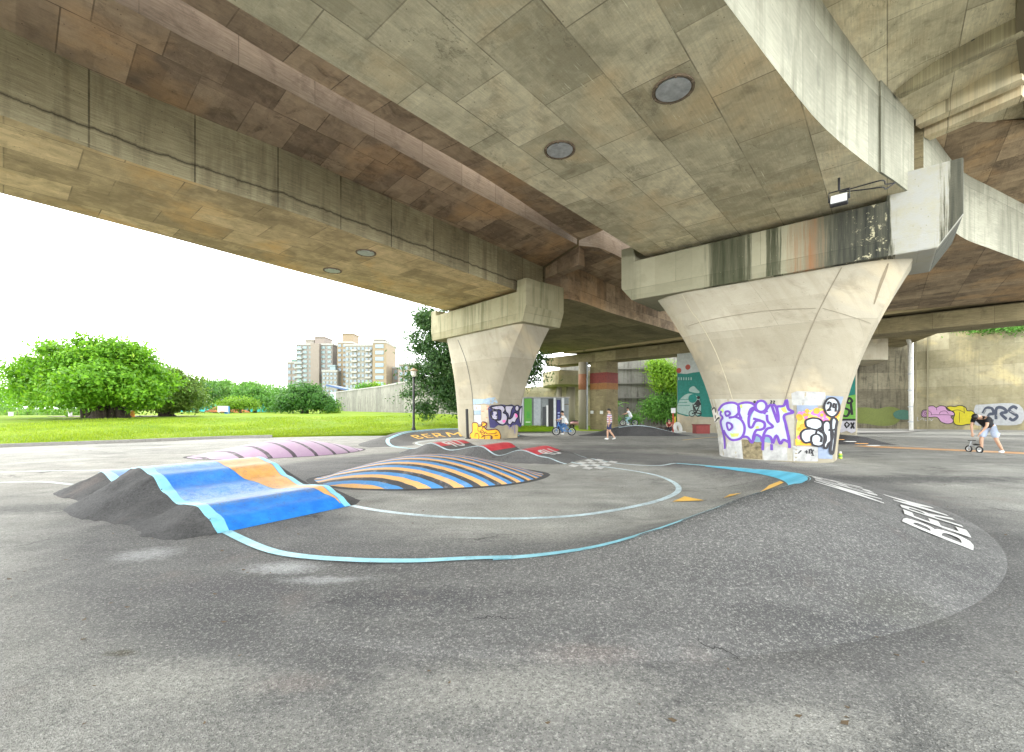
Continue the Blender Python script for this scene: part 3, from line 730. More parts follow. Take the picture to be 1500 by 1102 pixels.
# near middle deck
C=plan([(331,0),(500,103),(620,176),(800,286),(922,361)],5.6); Dd=plan([(1060,0),(1143,110),(1207,187),(1287,253),(1310,268)],5.6)
TLm=plan([(265,0),(400,83),(548,168),(705,257),(835,344)],7.6); TRm=[R(1488,0,7.95),R(1493,70,7.95),R(1499,136,7.95),R(1504,175,7.95)]
C=[C[0]+(C[0]-C[2]).normalized()*22]+C; Dd=[Dd[0]+(Dd[0]-Dd[2]).normalized()*22]+Dd
TLm=[TLm[0]+(TLm[0]-TLm[2]).normalized()*24]+TLm; TRm=[TRm[0]+Vector((-.72,-.69,0))*22]+TRm
C2=ext(C,1.5); D2=ext(Dd,1.3); TLm2=ext(TLm,.8); TRm2=ext(TRm,.3)
wr=lambda f: interp(f,[0,.55,.8,1],[HC+8.7,HC+8.55,HC+8.1,HC+7.65])
dm,L2=deck('broad viaduct deck overhead with two round hatches in its square concrete box',C2,D2,ZS,HC+7.3,wr,TLm2,TRm2,HC+7.6,HC+7.95,('soffit','web','web_pale','cant','soffit'))
# thickened end block on the lit web
sr,wr_=L2['SR'],L2['WR']; i0=NS-4
b=MB(); rows=[]
for i in range(i0,NS):
    o_=UB*.04-BB*.03; rows.append([wr_[i]+UB*.0,wr_[i]+o_,sr[i]+o_,sr[i]])
b.grid(rows,[uvw(p) for r in rows for p in r]); b.add(rows[0],[(3,2,1,0)],[uvw(p) for p in rows[0]]); b.build('web_end_block',M['web_pale'],dm,uv=True)
# right edge beam of the middle deck wing and cross ribs, panel
b=MB(); tr=L2['TR']; 
for i in range(len(tr)-1):
    a,c=tr[i],tr[i+1]; d=(c-a); mid=(a+c)/2+UB*.18+Vector((0,0,-.08)); b.box(mid,(.36,d.length,.5),math.atan2(d.y,d.x)-math.pi/2)
b.build('edge_beam',M['darkconc'],dm)
def rib(px0,py0,px1,py1,rel,drop,wid,mat,name='cross_rib'):
    a=R(px0,py0,rel); c=R(px1,py1,rel); d=c-a; b=MB(); m_=(a+c)/2+Vector((0,0,drop/2-.02))
    n_=Vector((-d.y,d.x,0)).normalized(); p=[a-n_*wid/2,a+n_*wid/2,c+n_*wid/2,c-n_*wid/2]
    V=[at_z(q,a.z-.01) for q in p]+[at_z(q,a.z-.01+drop) for q in p]
    b.add(V,[(3,2,1,0),(4,5,6,7),(0,1,5,4),(1,2,6,5),(2,3,7,6),(3,0,4,7)],[uvp(q) for q in V]); return b.build(name,M[mat],dm,uv=True)
rib(1316,142,1500,48,7.62,.4,.22,'web'); rib(1345,186,1500,118,7.5,.45,.30,'soffit'); rib(1358,203,1500,142,7.35,.6,.34,'soffit','end_diaphragm')
q=[R(1405,127,7.7),R(1478,93,7.7),R(1483,118,7.7),R(1411,152,7.7)]

# drain hole pipe stub
p=R(1427,58,8.0); b=MB(); b.tube([p+Vector((0,0,.3)),p+Vector((0,0,-.05))],.075,12); b.build('drain_pipe',M['black'],dm)
# next spans
S0=Vector((0,0,0))
nl_r=[B2[-1]+BB*.18, R(832,438,5.6), R(900,460,5.6), R(972,481,5.6)]; nl_r=nl_r+[nl_r[-1]+(nl_r[-1]-nl_r[-2]).normalized()*4.4]
nl_l=[A2[-1]+BB*.18, A2[-1]+Vector((2.4,4.2,0)),A2[-1]+Vector((4.5,9.6,0)),A2[-1]+Vector((6.0,15.5,0)),A2[-1]+Vector((7.0,21,0))]
t_r=[TRl[-1]+BB*.15+Vector((0,0,0))]+[p+Vector((1.55,-1.45,0)) for p in nl_r[1:]]
t_l=[p+Vector((-1.6,1.4,0)) for p in nl_l]
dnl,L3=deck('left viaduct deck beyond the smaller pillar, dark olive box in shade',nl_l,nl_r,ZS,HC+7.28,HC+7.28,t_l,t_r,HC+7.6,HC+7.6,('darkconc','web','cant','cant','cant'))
# its end rib over the gap
a=L3['WR'][0]; c=L3['TR'][0]; d=c-a; b=MB(); q=[a+BB*.02,c+BB*.02,c+BB*.5,a+BB*.5]
V=[at_z(p,HC+6.72) for p in q]+[at_z(p,HC+7.62) for p in q]; b.add(V,[(3,2,1,0),(4,5,6,7),(0,1,5,4),(1,2,6,5),(2,3,7,6),(3,0,4,7)],[(p.dot(UB),p.z) for p in V]); b.build('end_diaphragm',M['cant'],dnl,uv=True)
nm_r=[D2[-1]+BB*.55+UB*.25, R(1408,347,5.6), R(1455,366,5.6), R(1500,383,5.6)]; nm_r+= [nm_r[-1]+Vector((4.3,2.2,0)), nm_r[-1]+Vector((9,5.2,0))]
nm_l=[C2[-1]+BB*.55]+[C2[-1]+BB*s for s in (4,8,12,16)]
tm_l=[p+Vector((-1.6,1.5,0)) for p in nm_l]; tm_r=[TRm2[-1]+BB*.3+UB*.6]+[p+Vector((2.2,-3.4,0)) for p in nm_r[1:]]
dnm,L4=deck('right viaduct deck beyond the large pillar, pale web and brown soffit',nm_l,nm_r,ZS,HC+7.28,lambda f: HC+7.78,tm_l,tm_r,HC+7.6,HC+7.95,('cant','cant','web_pale','cant','cant'))
# round access hatches in the soffits
hatm=plain('galvanised hatch',(.42,.43,.43),.55,.35,var=.25,scale=9); ringm=plain('rusty hatch ring',(.16,.12,.08),.8,var=.35,scale=14)
for px,py,r,par,lab in ((986,130,.36,dm,'x'),(820,219,.34,dm,'x'),(487,396,.36,dl,'x'),(536,370,.36,dl,'x')):
    p=R(px,py,5.6); b=MB(); b.lathe((p.x,p.y,ZS-.035),[(r*.99,.034),(r*.99,.0),(r*.9,-.0),(r*.86,.02),(r*.0+.01,.02)],28); h=b.build('access_hatch',ringm,par)
    b=MB(); b.lathe((p.x,p.y,ZS-.03),[(r*.82,.028),(r*.82,.0),(r*.78,-.006),(.01,-.008)],28); b.build('hatch_cover',hatm,h)
    for k in range(6):
        an=k*math.pi/3+.3; b=MB(); b.ball((p.x+r*.92*math.cos(an),p.y+r*.92*math.sin(an),ZS-.04),.02,6,4); b.build('bolt',ringm,h)

# ---------- piers
def make_pier(label, Lp, Rp, u, ztop_l, cap, base, top, mats, seat, upl, upr, cdep=2.6):
    """Lp,Rp: ends of the cap's front bottom edge; u: along the cap; base/top: (t0,t1) extents of the column along u"""
    u=Vector((u[0],u[1],0)).normalized(); bb=Vector((-u.y,u.x,0))          # bb points away from the viewer
    Ln=(Rp-Lp).length; zb=Lp.z; mid=(Lp+Rp)/2
    org=Lp+bb*(cdep/2); org.z=0
    tb=(base[0]+base[1])/2; bpos=org+u*tb
    t=thing('bridge_pier',label,'bridge pier',(bpos.x,bpos.y,g0(bpos.x,bpos.y)))
    P=lambda a,w,z: Vector((org.x,org.y,0))+u*a+bb*w+Vector((0,0,z))
    ch=.34
    # cap beam: front/back outline (a,z)
    xr=Ln+cap[1]; xl=-cap[0]
    out=[(0,zb),(Ln,zb),(xr,zb+.72),(xr,upr),(xr-cap[2],upr),(xr-cap[2]-.03,seat+.02),(xl+.55,seat),(xl+.5,upl),(xl,upl),(xl,zb+.5)]
    n=len(out); V=[P(a,-cdep/2,z) for a,z in out]+[P(a,cdep/2,z) for a,z in out]
    b=MB(); b.add(V[:n],[tuple(range(n))],[(a,z) for a,z in out]); b.add(V[n:],[tuple(range(n-1,-1,-1))],[(a,z) for a,z in out])
    for i in range(n):
        j=(i+1)%n; q=[V[j],V[i],V[n+i],V[n+j]]
        hor = abs(out[i][1]-out[j][1])<.1
        b.add(q,[(0,1,2,3)],[((p-org).dot(u) if hor else out[i][0]+(p-org).dot(bb)+1.3, (p-org).dot(bb) if hor else p.z) for p in q])
    me=b.build('cap_beam',M[mats[1]],t,uv=True)
    bv=me.modifiers.new('weld','WELD'); bv.merge_threshold=.001; bevel(me,.035,2)
    # flared column, octagonal rings
    zb0=g0(bpos.x,bpos.y)-.05; H=zb-zb0
    def dims(z):
        s=max(0,min(1,(z-zb0)/H)); fl=(.10*s+.90*s**1.9) 
        a0=lerp(base[0],top[0],fl); a1=lerp(base[1],top[1],fl)
        f0=lerp(base[2],top[2],fl); f1=lerp(base[3],top[3],fl)
        c=lerp(base[4],top[4],s**1.5); e=lerp(base[5],top[5],s**1.2)
        return a0,a1,f0,f1,c,e
    def prof(z):
        a0,a1,f0,f1,c,e=dims(z)
        pts=[]
        def arc(p,q,cx):   # slightly rounded chamfer
            k=4; out=[]
            for i in range(k+1):
                tt=i/k; x=lerp(p[0],q[0],tt); w=lerp(p[1],q[1],tt); bu=.16*math.sin(math.pi*tt)
                out.append((x+cx*bu*.7, w+(-bu if w<0 else bu)*.5))
            return out
        front=arc((a0,-e),(f0,-c),-1)+[(lerp(f0,f1,.25),-c),(lerp(f0,f1,.5),-c),(lerp(f0,f1,.75),-c)]+arc((f1,-c),(a1,-e),1)
        back=[(x,-w) for x,w in reversed(front)]
        return front,back
    b=MB(); Z=[zb0+H*i/26 for i in range(27)]; rows=[];U=[]
    for z in Z:
        f,k=prof(z); r=f+k+[f[0]]; rows.append([P(x,w,z) for x,w in r])
        acc=0;pr=None
        for x,w in r:
            if pr: acc+=math.hypot(x-pr[0],w-pr[1])
            pr=(x,w); U.append((acc,z))
    b.grid(rows,U); col=b.build('column',M[mats[0]],t,uv=True); 
    for p_ in col.data.polygons: p_.use_smooth=True
    try:
        m_=col.modifiers.new('split','EDGE_SPLIT'); m_.split_angle=rad(26)
    except Exception: pass
    def w_at(a,z):
        f,_=prof(z)
        for i in range(len(f)-1):
            x0,w0=f[i]; x1,w1=f[i+1]
            if x0-1e-6<=a<=x1+1e-6: return lerp(w0,w1,(a-x0)/max(1e-6,x1-x0))
        return f[0][1] if a<f[0][0] else f[-1][1]
    def surf(a,z,l):
        f,_=prof(z)
        ax=min(max(a,f[0][0]),f[-1][0]); w=w_at(ax,z)
        over=a-ax                                                         # wraps round the end face
        d=.06; wa=(w_at(min(ax+d,f[-1][0]),z)-w_at(max(ax-d,f[0][0]),z))/(min(ax+d,f[-1][0])-max(ax-d,f[0][0])+1e-9)
        wz=(w_at(ax,z+.05)-w_at(ax,z-.05))/.1
        nv=(Vector((0,0,0))+u*wa-bb+Vector((0,0,1))*wz); nv.normalize()
        p=P(ax,w,z)+nv*l
        if over: p+= bb*abs(over)+u*(l*(1 if over>0 else -1))
        return p
    def inv(px,py):
        a,z=0,1.5; w=-1.2
        o=Vector((0,0,HC)); d=Vector(((px-CX)/F,1,(HY-py)/F))
        for _ in range(14):
            s=((org+bb*w)-o).dot(bb)/d.dot(bb); p=o+d*s; a=(p-org).dot(u); z=p.z
            f,_b=prof(z); w=w_at(min(max(a,f[0][0]),f[-1][0]),z)
        f,_b=prof(z)
        if a>f[-1][0]:                       # round the corner on the end face
            for _ in range(8):
                s=((org+u*f[-1][0])-o).dot(u)/d.dot(u); p=o+d*s; z=p.z; f,_b=prof(z)
            return (f[-1][0]+max(0,(p-org).dot(bb)-f[-1][1]),z)
        return (max(a,f[0][0]-.01),z)
    return t,surf,inv,P,org,u,bb
k=4.0
LpR=R(925,440,k); RpR=R(1373,363,k)
pr,sR,iR,PR,oR,uR,bR=make_pier('large flared concrete pillar with purple outlined graffiti and a stained beam on top',LpR,RpR,(RpR-LpR),0,(.42,.46,1.4),
    (2.86,6.0,3.55,5.15,1.30,.52),(.72,7.72,1.95,6.55,1.14,.62),('pier','cap_right'),HC+5.44,HC+5.98,HC+6.1)
LpL=R(645,497,k); RpL=R(765,471,k); uL=(RpL-LpL).normalized(); LpL2=LpL-uL*.9
ln=(RpL-LpL2).length
pl_,sL,iL,PL,oL,uL,bL=make_pier('smaller flared concrete pillar with orange bubble graffiti at its foot',LpL2,RpL,(RpL-LpL2),0,(.12,.25,.62),
    (2.2,5.15,2.85,4.5,1.25,.75),(.95,ln-.35,2.0,ln-1.3,1.12,.9),('pier','cap_left'),HC+5.44,HC+5.75,HC+5.98)
# drain line down the pier, and dark joint lines on the large one
def pier_line(surf,inv,par,pts,w,mat,name):
    b=MB(); q=[inv(*p) for p in pts]; stroke2(b,smooth2(q,k=5),w,surf,.012,maxe=.2); return b.build(name,mat,par)
jm=plain('dark joint line',(.22,.19,.135),.9)
pier_line(sR,iR,pr,[(1000,432),(1012,455),(1025,472),(1045,508),(1062,550),(1074,588)],.022,plain('construction joint',(.47,.42,.3),.9),'joint_line')
pier_line(sR,iR,pr,[(1233,392),(1215,425),(1195,465),(1172,520),(1158,560),(1149,590)],.03,jm,'joint_line')
b=MB(); stroke2(b,smooth2([iR(*p) for p in ((1301,386),(1296,400),(1289,418),(1280,446))],k=5),.07,sR,.006,maxe=.2,taper=True); b.build('run_off_stain',plain('dark run off',(.22,.18,.12),.9),pr)
pier_line(sR,iR,pr,[(1008,478),(1060,465),(1130,455),(1195,452)],.02,jm,'joint_line'); pier_line(sR,iR,pr,[(1205,452),(1240,462),(1275,474)],.015,jm,'joint_line')
# cable and floodlight by the large cap
t=thing('floodlight','small white faced floodlight hanging under the broad deck above the large pillar','floodlight',R(1229,287,5.45))
p=R(1229,294,5.05); cm=M['blackmetal']; X=uR; 
rm=Matrix((uR,bR,Vector((0,0,1)))).transposed()@Matrix.Rotation(rad(-28),3,'X')
b=MB(); b.box(p,(.36,.12,.3),rot=rm); bevel(b.build('housing',cm,t),.02)
b=MB(); b.box(p-(rm@Vector((0,.068,0))),(.32,.02,.25),rot=rm); b.build('lens',plain('frosted lamp glass',(.75,.76,.76),.25,var=.02),t)
b=MB(); b.tube([p+uR*-.2,p+uR*-.2+Vector((0,0,.24)),p+uR*.2+Vector((0,0,.24)),p+uR*.2],.018,6); b.tube([p+Vector((0,0,.24)),Vector((p.x,p.y,ZS+.02))],.025,6); b.build('bracket',cm,t)
ca=[p+Vector((0,0,.2)),p+uR*.5+Vector((0,0,.22)),p+uR*.8+Vector((0,0,.22)),R(1298,270,5.42),R(1311,268,5.5)]
b=MB(); b.tube(resample(ca,20),.016,5); b.tube(resample([q+Vector((0,0,-.16*math.sin(i/4*math.pi))) for i,q in enumerate(ca)],20),.016,5); b.build('cable',cm,t)

# ---------- far portal pier
P1=R(810,522,5.6); P2=R(1500,440,5.6); P1.z=P2.z=0; uP=(P2-P1).normalized(); bP=Vector((-uP.y,uP.x,0))
def onbeam(px,off=0):
    r=(px-CX)/F; s=(r*P1.y-P1.x)/(uP.x-r*uP.y); return P1+uP*s+bP*off
A0=P1-uP*1.0; A1=P2+uP*10; ln=(A1-A0).length; c=(A0+A1)/2+bP*1.1
cc=onbeam(1120,1.2)
t=thing('portal_pier','wide dark portal frame behind the pillars, with red banded column and teal mural wall','bridge pier',(cc.x,cc.y,g0(cc.x,cc.y)))
b=MB(); V=[];ang=math.atan2(uP.y,uP.x)
q=[A0,A1,A1+bP*2.4,A0+bP*2.4]; V=[at_z(p,HC+4.58) for p in q]+[at_z(p,HC+5.5) for p in q]
for f in [(3,2,1,0),(4,5,6,7),(0,1,5,4),(1,2,6,5),(2,3,7,6),(3,0,4,7)]:
    b.add([V[i] for i in f],[(0,1,2,3)],[(V[i].dot(uP),V[i].z+V[i].dot(bP)) for i in f])
b.build('crossbeam',M['darkconc'],t,uv=True)
ca=onbeam(863,.15); cb_=onbeam(887,.15); w=(cb_-ca).length; zg=g0(ca.x,ca.y)-.1
b=MB(); 
def blk(b,p,q,dep,z0,z1):
    f=[p,q,q+bP*dep,p+bP*dep]; V=[at_z(x,z0) for x in f]+[at_z(x,z1) for x in f]
    for fc in [(0,1,5,4),(1,2,6,5),(2,3,7,6),(3,0,4,7),(4,5,6,7)]:
        b.add([V[i] for i in fc],[(0,1,2,3)],[(V[i].dot(uP)+V[i].dot(bP),V[i].z) for i in fc])
zt=HC+4.58
zr=lambda py,Y: HC+(HY-py)*Y/F
Yc=ca.y
blk(b,ca,cb_,1.9,zg,zt); col=b.build('column',M['darkconc'],t,uv=True)
redm=plain('brick red band paint',(.15,.018,.012),.7,var=.3); orm=plain('orange band paint',(.22,.09,.018),.7,var=.2)  # band paints darkened to carry the shade under the far deck
def band(y0,y1,mt):
    b=MB(); blk(b,ca-bP*.012-uP*.012,cb_-bP*.012+uP*.012,1.93,zr(y0,Yc),zr(y1,Yc)); b.build('painted_band',mt,t,uv=True)
band(562,547,redm); band(571,562.3,orm)
# notices on it
for px in (866,880):
    b=MB(); p=onbeam(px,.12); b.box((p.x,p.y,zr(604,Yc)),(.35,.02,.3),ang); b.build('notice',M['white'],t)
b=MB(); p=onbeam(855.5,-.2); b.lathe((p.x,p.y,zg),[(.42,0),(.42,zt-zg)],20); rc=b.build('round_column',M['pier'],t,smooth=True)
b=MB(); p2=onbeam(855.5,-.2); z0_=zr(571,Yc); z1_=zr(548,Yc); b.lathe((p2.x,p2.y,z0_),[(.432,0),(.432,(z1_-z0_))],20); b.build('painted_band',plain('faded red band paint',(.28,.12,.06),.7),t,smooth=True)
b=MB(); p=onbeam(861,-.1); b.tube([(p.x,p.y,zg),(p.x,p.y,zt)],.09,8); b.build('downpipe',M['greymetal'],t)
# mural wall
ma=onbeam(991,.1); mb_=onbeam(1253,.1); zg2=-.55
b=MB(); blk(b,ma,mb_,.45,zg2,zt); b.build('mural_wall',M['pier'],t,uv=True)
ml=(mb_-ma).length
def mur(a,z,l): return Vector((ma.x,ma.y,0))+uP*a-bP*l+Vector((0,0,z))
def minv(px,py):
    p=onbeam(px,.1); return ((p-ma).dot(uP), HC+(HY-py)*p.y/F)
teal=plain('teal mural paint',(.012,.15,.12),.7,var=.15); pale=plain('pale mural paint',(.26,.36,.32),.7,var=.1); wht=plain('chalk mural paint',(.38,.40,.38),.7,var=.12)  # teal darkened so the colour holds the shade behind the pillars
def mpoly(pts,mt,l,name='mural_paint',sm=False,px=True):
    q=[minv(*p) for p in pts] if px else pts
    if sm: q=smooth2(q,True)
    b=MB(); poly2(b,q,mur,l,3); b.build(name,mt,t)
def mcirc(px,py,r,mt,l): 
    c_=minv(px,py); mpoly([(c_[0]+r*math.cos(k*.31416),c_[1]+r*math.sin(k*.31416)) for k in range(20)],mt,l,px=False)
e=minv(991,620)[1]
top=zt-.02
mpoly([minv(991.5,528),(ml-.02,minv(991.5,528)[1]),(ml-.02,.9),minv(1030,611),minv(1018,609),minv(1005,610),minv(991.5,606)],teal,.012,px=False)
mpoly([(.02,top),(ml-.02,top),(ml-.02,minv(1050,540)[1]),minv(1040,543),minv(1015,546),minv(1005,548),minv(991.5,547)],wht,.02,px=False)
red=plain('brick red mural dot',(.3,.06,.04),.7)
mcirc(993.8,543,.22,red,.03); mcirc(1007,538,.22,red,.03)
mpoly([(992,604),(991.5,597),(995,586),(1004,578),(1013,577),(1022,582),(1026,592),(1025,606),(1016,609.5),(1005,608)],pale,.03,sm=True)
for yy,xa,xb in ((585,994,1013),(589.5,993,1006),(594,993,1010)): mpoly([(xa,yy),(xb,yy-.4),(xb,yy+.5),(xa,yy+.7)],teal,.04)
mcirc(1014,584,.36,plain('deep teal mural paint',(.01,.17,.14),.7),.04)
mpoly([(1009,570),(1012,567),(1016,566),(1020,570),(1024,574),(1022,576),(1010,574)],pale,.03,sm=True)
for k_ in range(6): 
    x=993+k_*3.6; mpoly([(x,553),(x+1.6,553),(x+1.6,557),(x,557)],pale,.03)
# little cyclist silhouette
bl=plain('black mural paint',(.015,.015,.015),.6)
b=MB()
for px in (1013,1022.5):
    c_=minv(px,606); stroke2(b,[(c_[0]+.24*math.cos(k*.4488),c_[1]+.24*math.sin(k*.4488)) for k in range(14)],.06,mur,.05,closed=True)
c0=minv(1013,606); s_=lambda x,y:(c0[0]+x,c0[1]+y)
for ln_ in ([s_(0,0),s_(.35,.1),s_(.62,.6),s_(.2,.55),s_(.4,.05),s_(.75,0)],[s_(.1,.75),s_(.2,.2)],[s_(.2,.7),s_(.5,1.1),s_(.75,.72)]): stroke2(b,ln_,.1,mur,.05)
poly2(b,[(s_(.55,1.3)[0]+.14*math.cos(k),s_(.55,1.3)[1]+.14*math.sin(k)) for k in range(6)],mur,.05,3); poly2(b,[s_(.25,.75),s_(.45,1.12),s_(.62,1.1),s_(.75,.72),s_(.5,.55)],mur,.055,3)
b.build('cyclist_silhouette',bl,t)
# right hand side graffiti on the mural wall
grn=plain('leaf green spray paint',(.13,.33,.05),.6); gr2=plain('grey spray paint',(.42,.41,.45),.6)
mpoly([(1218,585),(1253,578),(1253,615),(1218,616)],grn,.03); mpoly([(1215,616),(1253,615),(1253,632),(1247,635),(1240,631),(1232,634),(1224,630),(1216,632)],gr2,.035)
b=MB()
for L_ in ([(1236,592),(1233,606),(1240,610),(1244,602),(1237,598)],[(1246,590),(1248,608)],[(1240,588),(1244,583),(1248,588),(1243,591),(1240,588)],[(1218,616),(1236,615),(1253,615)],[(1228,604),(1222,612)]): stroke2(b,smooth2([minv(*p) for p in L_]),.13,mur,.05)
for L_ in ([(1237,622),(1240,627),(1244,622),(1240,618.5),(1237,622)],[(1246,619),(1251,628)],[(1251,619),(1246,628)],[(1226,618),(1227,630)]): stroke2(b,[minv(*p) for p in L_],.1,mur,.05)
b.build('graffiti_outline',bl,t)
# girder stub and shading deck beyond the portal on the right
b=MB(); g1=D(1250,510,44); g2=D(1301,510,44)
t=thing('viaduct_deck','short concrete box girder end behind the portal frame, near the tall pipe','viaduct',((g1+g2)/2).to_tuple())
dv=Vector((.55,1,0)).normalized()
q=[g1-Vector((9,0,0)),g2,g2+dv*7,g1-Vector((9,0,0))+dv*7]
def prismq(name,q,z0,z1,mt,par):
    b=MB(); V=[at_z(p,z0) for p in q]+[at_z(p,z1) for p in q]
    for f in [(3,2,1,0),(4,5,6,7),(0,1,5,4),(1,2,6,5),(2,3,7,6),(3,0,4,7)]: b.add([V[i] for i in f],[(0,1,2,3)],[(V[i].x+V[i].y,V[i].z) if f not in((3,2,1,0),(4,5,6,7)) else (V[i].x,V[i].y) for i in f])
    return b.build(name,mt,par,uv=True)
prismq('box_girder',q,zr(527,44),zr(496,44),M['pier'],t)
prismq('road_slab',[p+Vector((x,y,0)) for p,(x,y) in zip(q,((0,-5),(1,-5),(3.5,0),(0,0)))],zr(495.9,44),zr(488,44),M['darkconc'],t)
# joint beams between decks above the portal
t=thing('viaduct_deck','dark road deck passing over the far portal frame','viaduct',(onbeam(1100,2).x,onbeam(1100,2).y,HC+5.6))
q=[A0+uP*3-bP*.6,A1-bP*.6,A1+bP*7,A0+uP*7+bP*7]
prismq('soffit',q,HC+5.62,HC+7.0,M['darkconc'],t)
# ---------- graffiti on the two pillars
zR=lambda pts,ox=1020,oy=570,s=.16: [iR(ox+x*s,oy+y*s) for x,y in pts]
zL=lambda pts,ox=680,oy=570,s=100/1224: [iL(ox+x*s,oy+y*s) for x,y in pts]
sp=lambda n,c,v=.12: plain(n,c,.6,var=v,scale=5)
g_lil=sp('pale lilac spray paint',(.44,.48,.58),.12); g_pur=sp('purple spray paint',(.13,.05,.34)); g_blk=sp('black spray paint',(.02,.018,.022)); g_grn=sp('lime spray paint',(.45,.66,.12))
g_wht=sp('white wash',(.40,.40,.385),.3); g_bgr=sp('blue grey wash',(.22,.27,.36)); g_org=sp('orange spray paint',(.80,.40,.03)); g_pnk=sp('pink spray paint',(.80,.16,.42)); g_yel=sp('yellow spray paint',(.82,.66,.10)); g_sil=sp('silver spray paint',(.46,.50,.54),.1); g_brn=plain('mossy bare patch',(.20,.165,.095),.9,var=.6,scale=9); g_nvy=sp('dark blue spray paint',(.045,.04,.13)); g_teal=sp('blue green spray paint',(.16,.27,.33))
def patch(conv,surf,par,polys,mt,l,name,sm=True,maxe=.15):
    b=MB()
    for i,p in enumerate(polys):
        q=conv(p); q=smooth2(q,True) if sm else q; poly2(b,q,surf,l+i*.0004,maxe)
        b.build(name,mt,par); b=MB()
def strokes(conv,surf,par,lines,w,mt,l,name,closed=False):
    for i,p in enumerate(lines):
        b=MB(); q=conv(p); stroke2(b,smooth2(q,closed,5),w,surf,l+i*.0003,closed,.12); b.build(name,mt,par)
circ=lambda x,y,r,ry=None,n=12: [(x+r*math.cos(k*6.2832/n),y+(ry or r)*math.sin(k*6.2832/n)) for k in range(n)]
# washes and bare patches first
patch(zR,sR,pr,[[(60,95),(300,90),(500,95),(880,90),(900,300),(880,660),(600,652),(300,625),(140,605),(90,320)]],sp('cream wash',(.38,.36,.295),.15),.004,'wash',False)
patch(zR,sR,pr,[[(130,600),(120,440),(240,420),(270,540),(300,470),(410,470),(430,640),(300,625)],[(605,560),(700,500),(830,540),(835,655),(620,652)],[(880,520),(1110,530),(1112,662),(890,660)]],g_wht,.008,'wash',False)
patch(zR,sR,pr,[[(415,460),(500,470),(600,480),(606,645),(430,638)]],g_brn,.011,'bare_patch',False)
patch(zR,sR,pr,[[(1110,500),(1245,480),(1242,640),(1114,636)],[(1185,60),(1345,70),(1300,200),(1185,180)],[(920,150),(1110,148),(1110,300),(920,300)]],g_bgr,.013,'wash',False)
patch(zR,sR,pr,[[(870,40),(920,20),(1180,30),(1185,150),(880,150)]],g_wht,.006,'wash',False)
# BLiN piece
patch(zR,sR,pr,[[(205,200),(250,140),(350,125),(400,150),(480,125),(550,140),(600,105),(650,140),(690,150),(740,165),(800,150),(828,105),(840,180),(885,215),(812,240),(830,350),(858,470),(852,530),(832,480),(795,465),(770,505),(738,440),(702,500),(660,430),(612,500),(590,420),(540,440),(512,480),(470,440),(420,440),(390,462),(310,460),(270,400),(245,390),(225,290),(240,262),(205,232)]],g_lil,.016,'graffiti_fill',False)
patch(zR,sR,pr,[[(225,190),(250,175),(255,210),(235,220)],[(310,405),(395,405),(385,435),(325,440)],[(770,180),(815,160),(835,220),(800,215)],[(395,140),(420,138),(425,170),(405,180)],[(540,345),(570,335),(580,365),(545,368)]],g_grn,.019,'graffiti_fill',False)
patch(zR,sR,pr,[[(530,480),(545,420),(585,440),(600,480)],[(620,480),(640,425),(680,440),(695,490)],[(485,240),(500,190),(540,165),(530,200),(500,270),(490,340)]],g_teal,.019,'graffiti_fill')
strokes(zR,sR,pr,[[(235,200),(225,230),(245,262),(228,300),(245,380),(262,460),(266,540)],[(205,200),(250,142),(330,125),(385,150),(392,210),(355,252),(300,262)],[(355,252),(410,280),(442,340),(436,410),(400,455),(330,466),(285,430),(255,375)],
  [(385,142),(440,125),(505,130),(545,165),(510,205),(482,260),(485,340),(512,350),(540,300),(575,290),(622,305),(625,352),(592,372),(550,378),(525,430),(512,490),(470,440),(420,440)],
  [(620,230),(680,145),(715,220),(748,305),(752,240),(742,165),(800,155),(828,102),(842,180),(888,214),(806,242),(822,330),(850,470),(854,540)],[(648,235),(655,295),(702,345),(650,365),(618,420),(612,500),(608,560)],[(702,500),(735,425),(770,500),(800,465),(850,490)],
  [(525,470),(545,420),(590,440),(605,480),(630,430),(680,440),(700,500)],[(385,160),(392,220),(415,275)],[(690,150),(720,150),(742,200),(748,300)],[(480,240),(500,185),(545,165)],[(520,270),(590,290),(625,310)],[(690,505),(692,560)],[(265,540),(266,548)],[(540,190),(600,215),(655,200)]],.075,g_pur,.022,'graffiti_outline')
strokes(zR,sR,pr,[circ(595,158,50),[(270,212),(300,205),(312,230),(282,246)],[(288,310),(320,318),(332,350),(305,376),(288,345)]],.07,g_pur,.027,'graffiti_outline',True)
# pale cat eared tag
patch(zR,sR,pr,[[(95,300),(100,215),(115,170),(150,190),(175,172),(200,230),(215,250),(205,300),(150,310)]],sp('bone spray paint',(.55,.52,.46)),.016,'graffiti_fill',False)
strokes(zR,sR,pr,[[(110,222),(118,172),(148,190),(172,172),(182,215)],[(112,250),(128,240),(140,262),(130,290),(112,275),(112,250)],[(150,240),(148,290),(180,300),(200,270),(215,262)],[(180,240),(178,270)]],.05,g_blk,.02,'graffiti_outline')
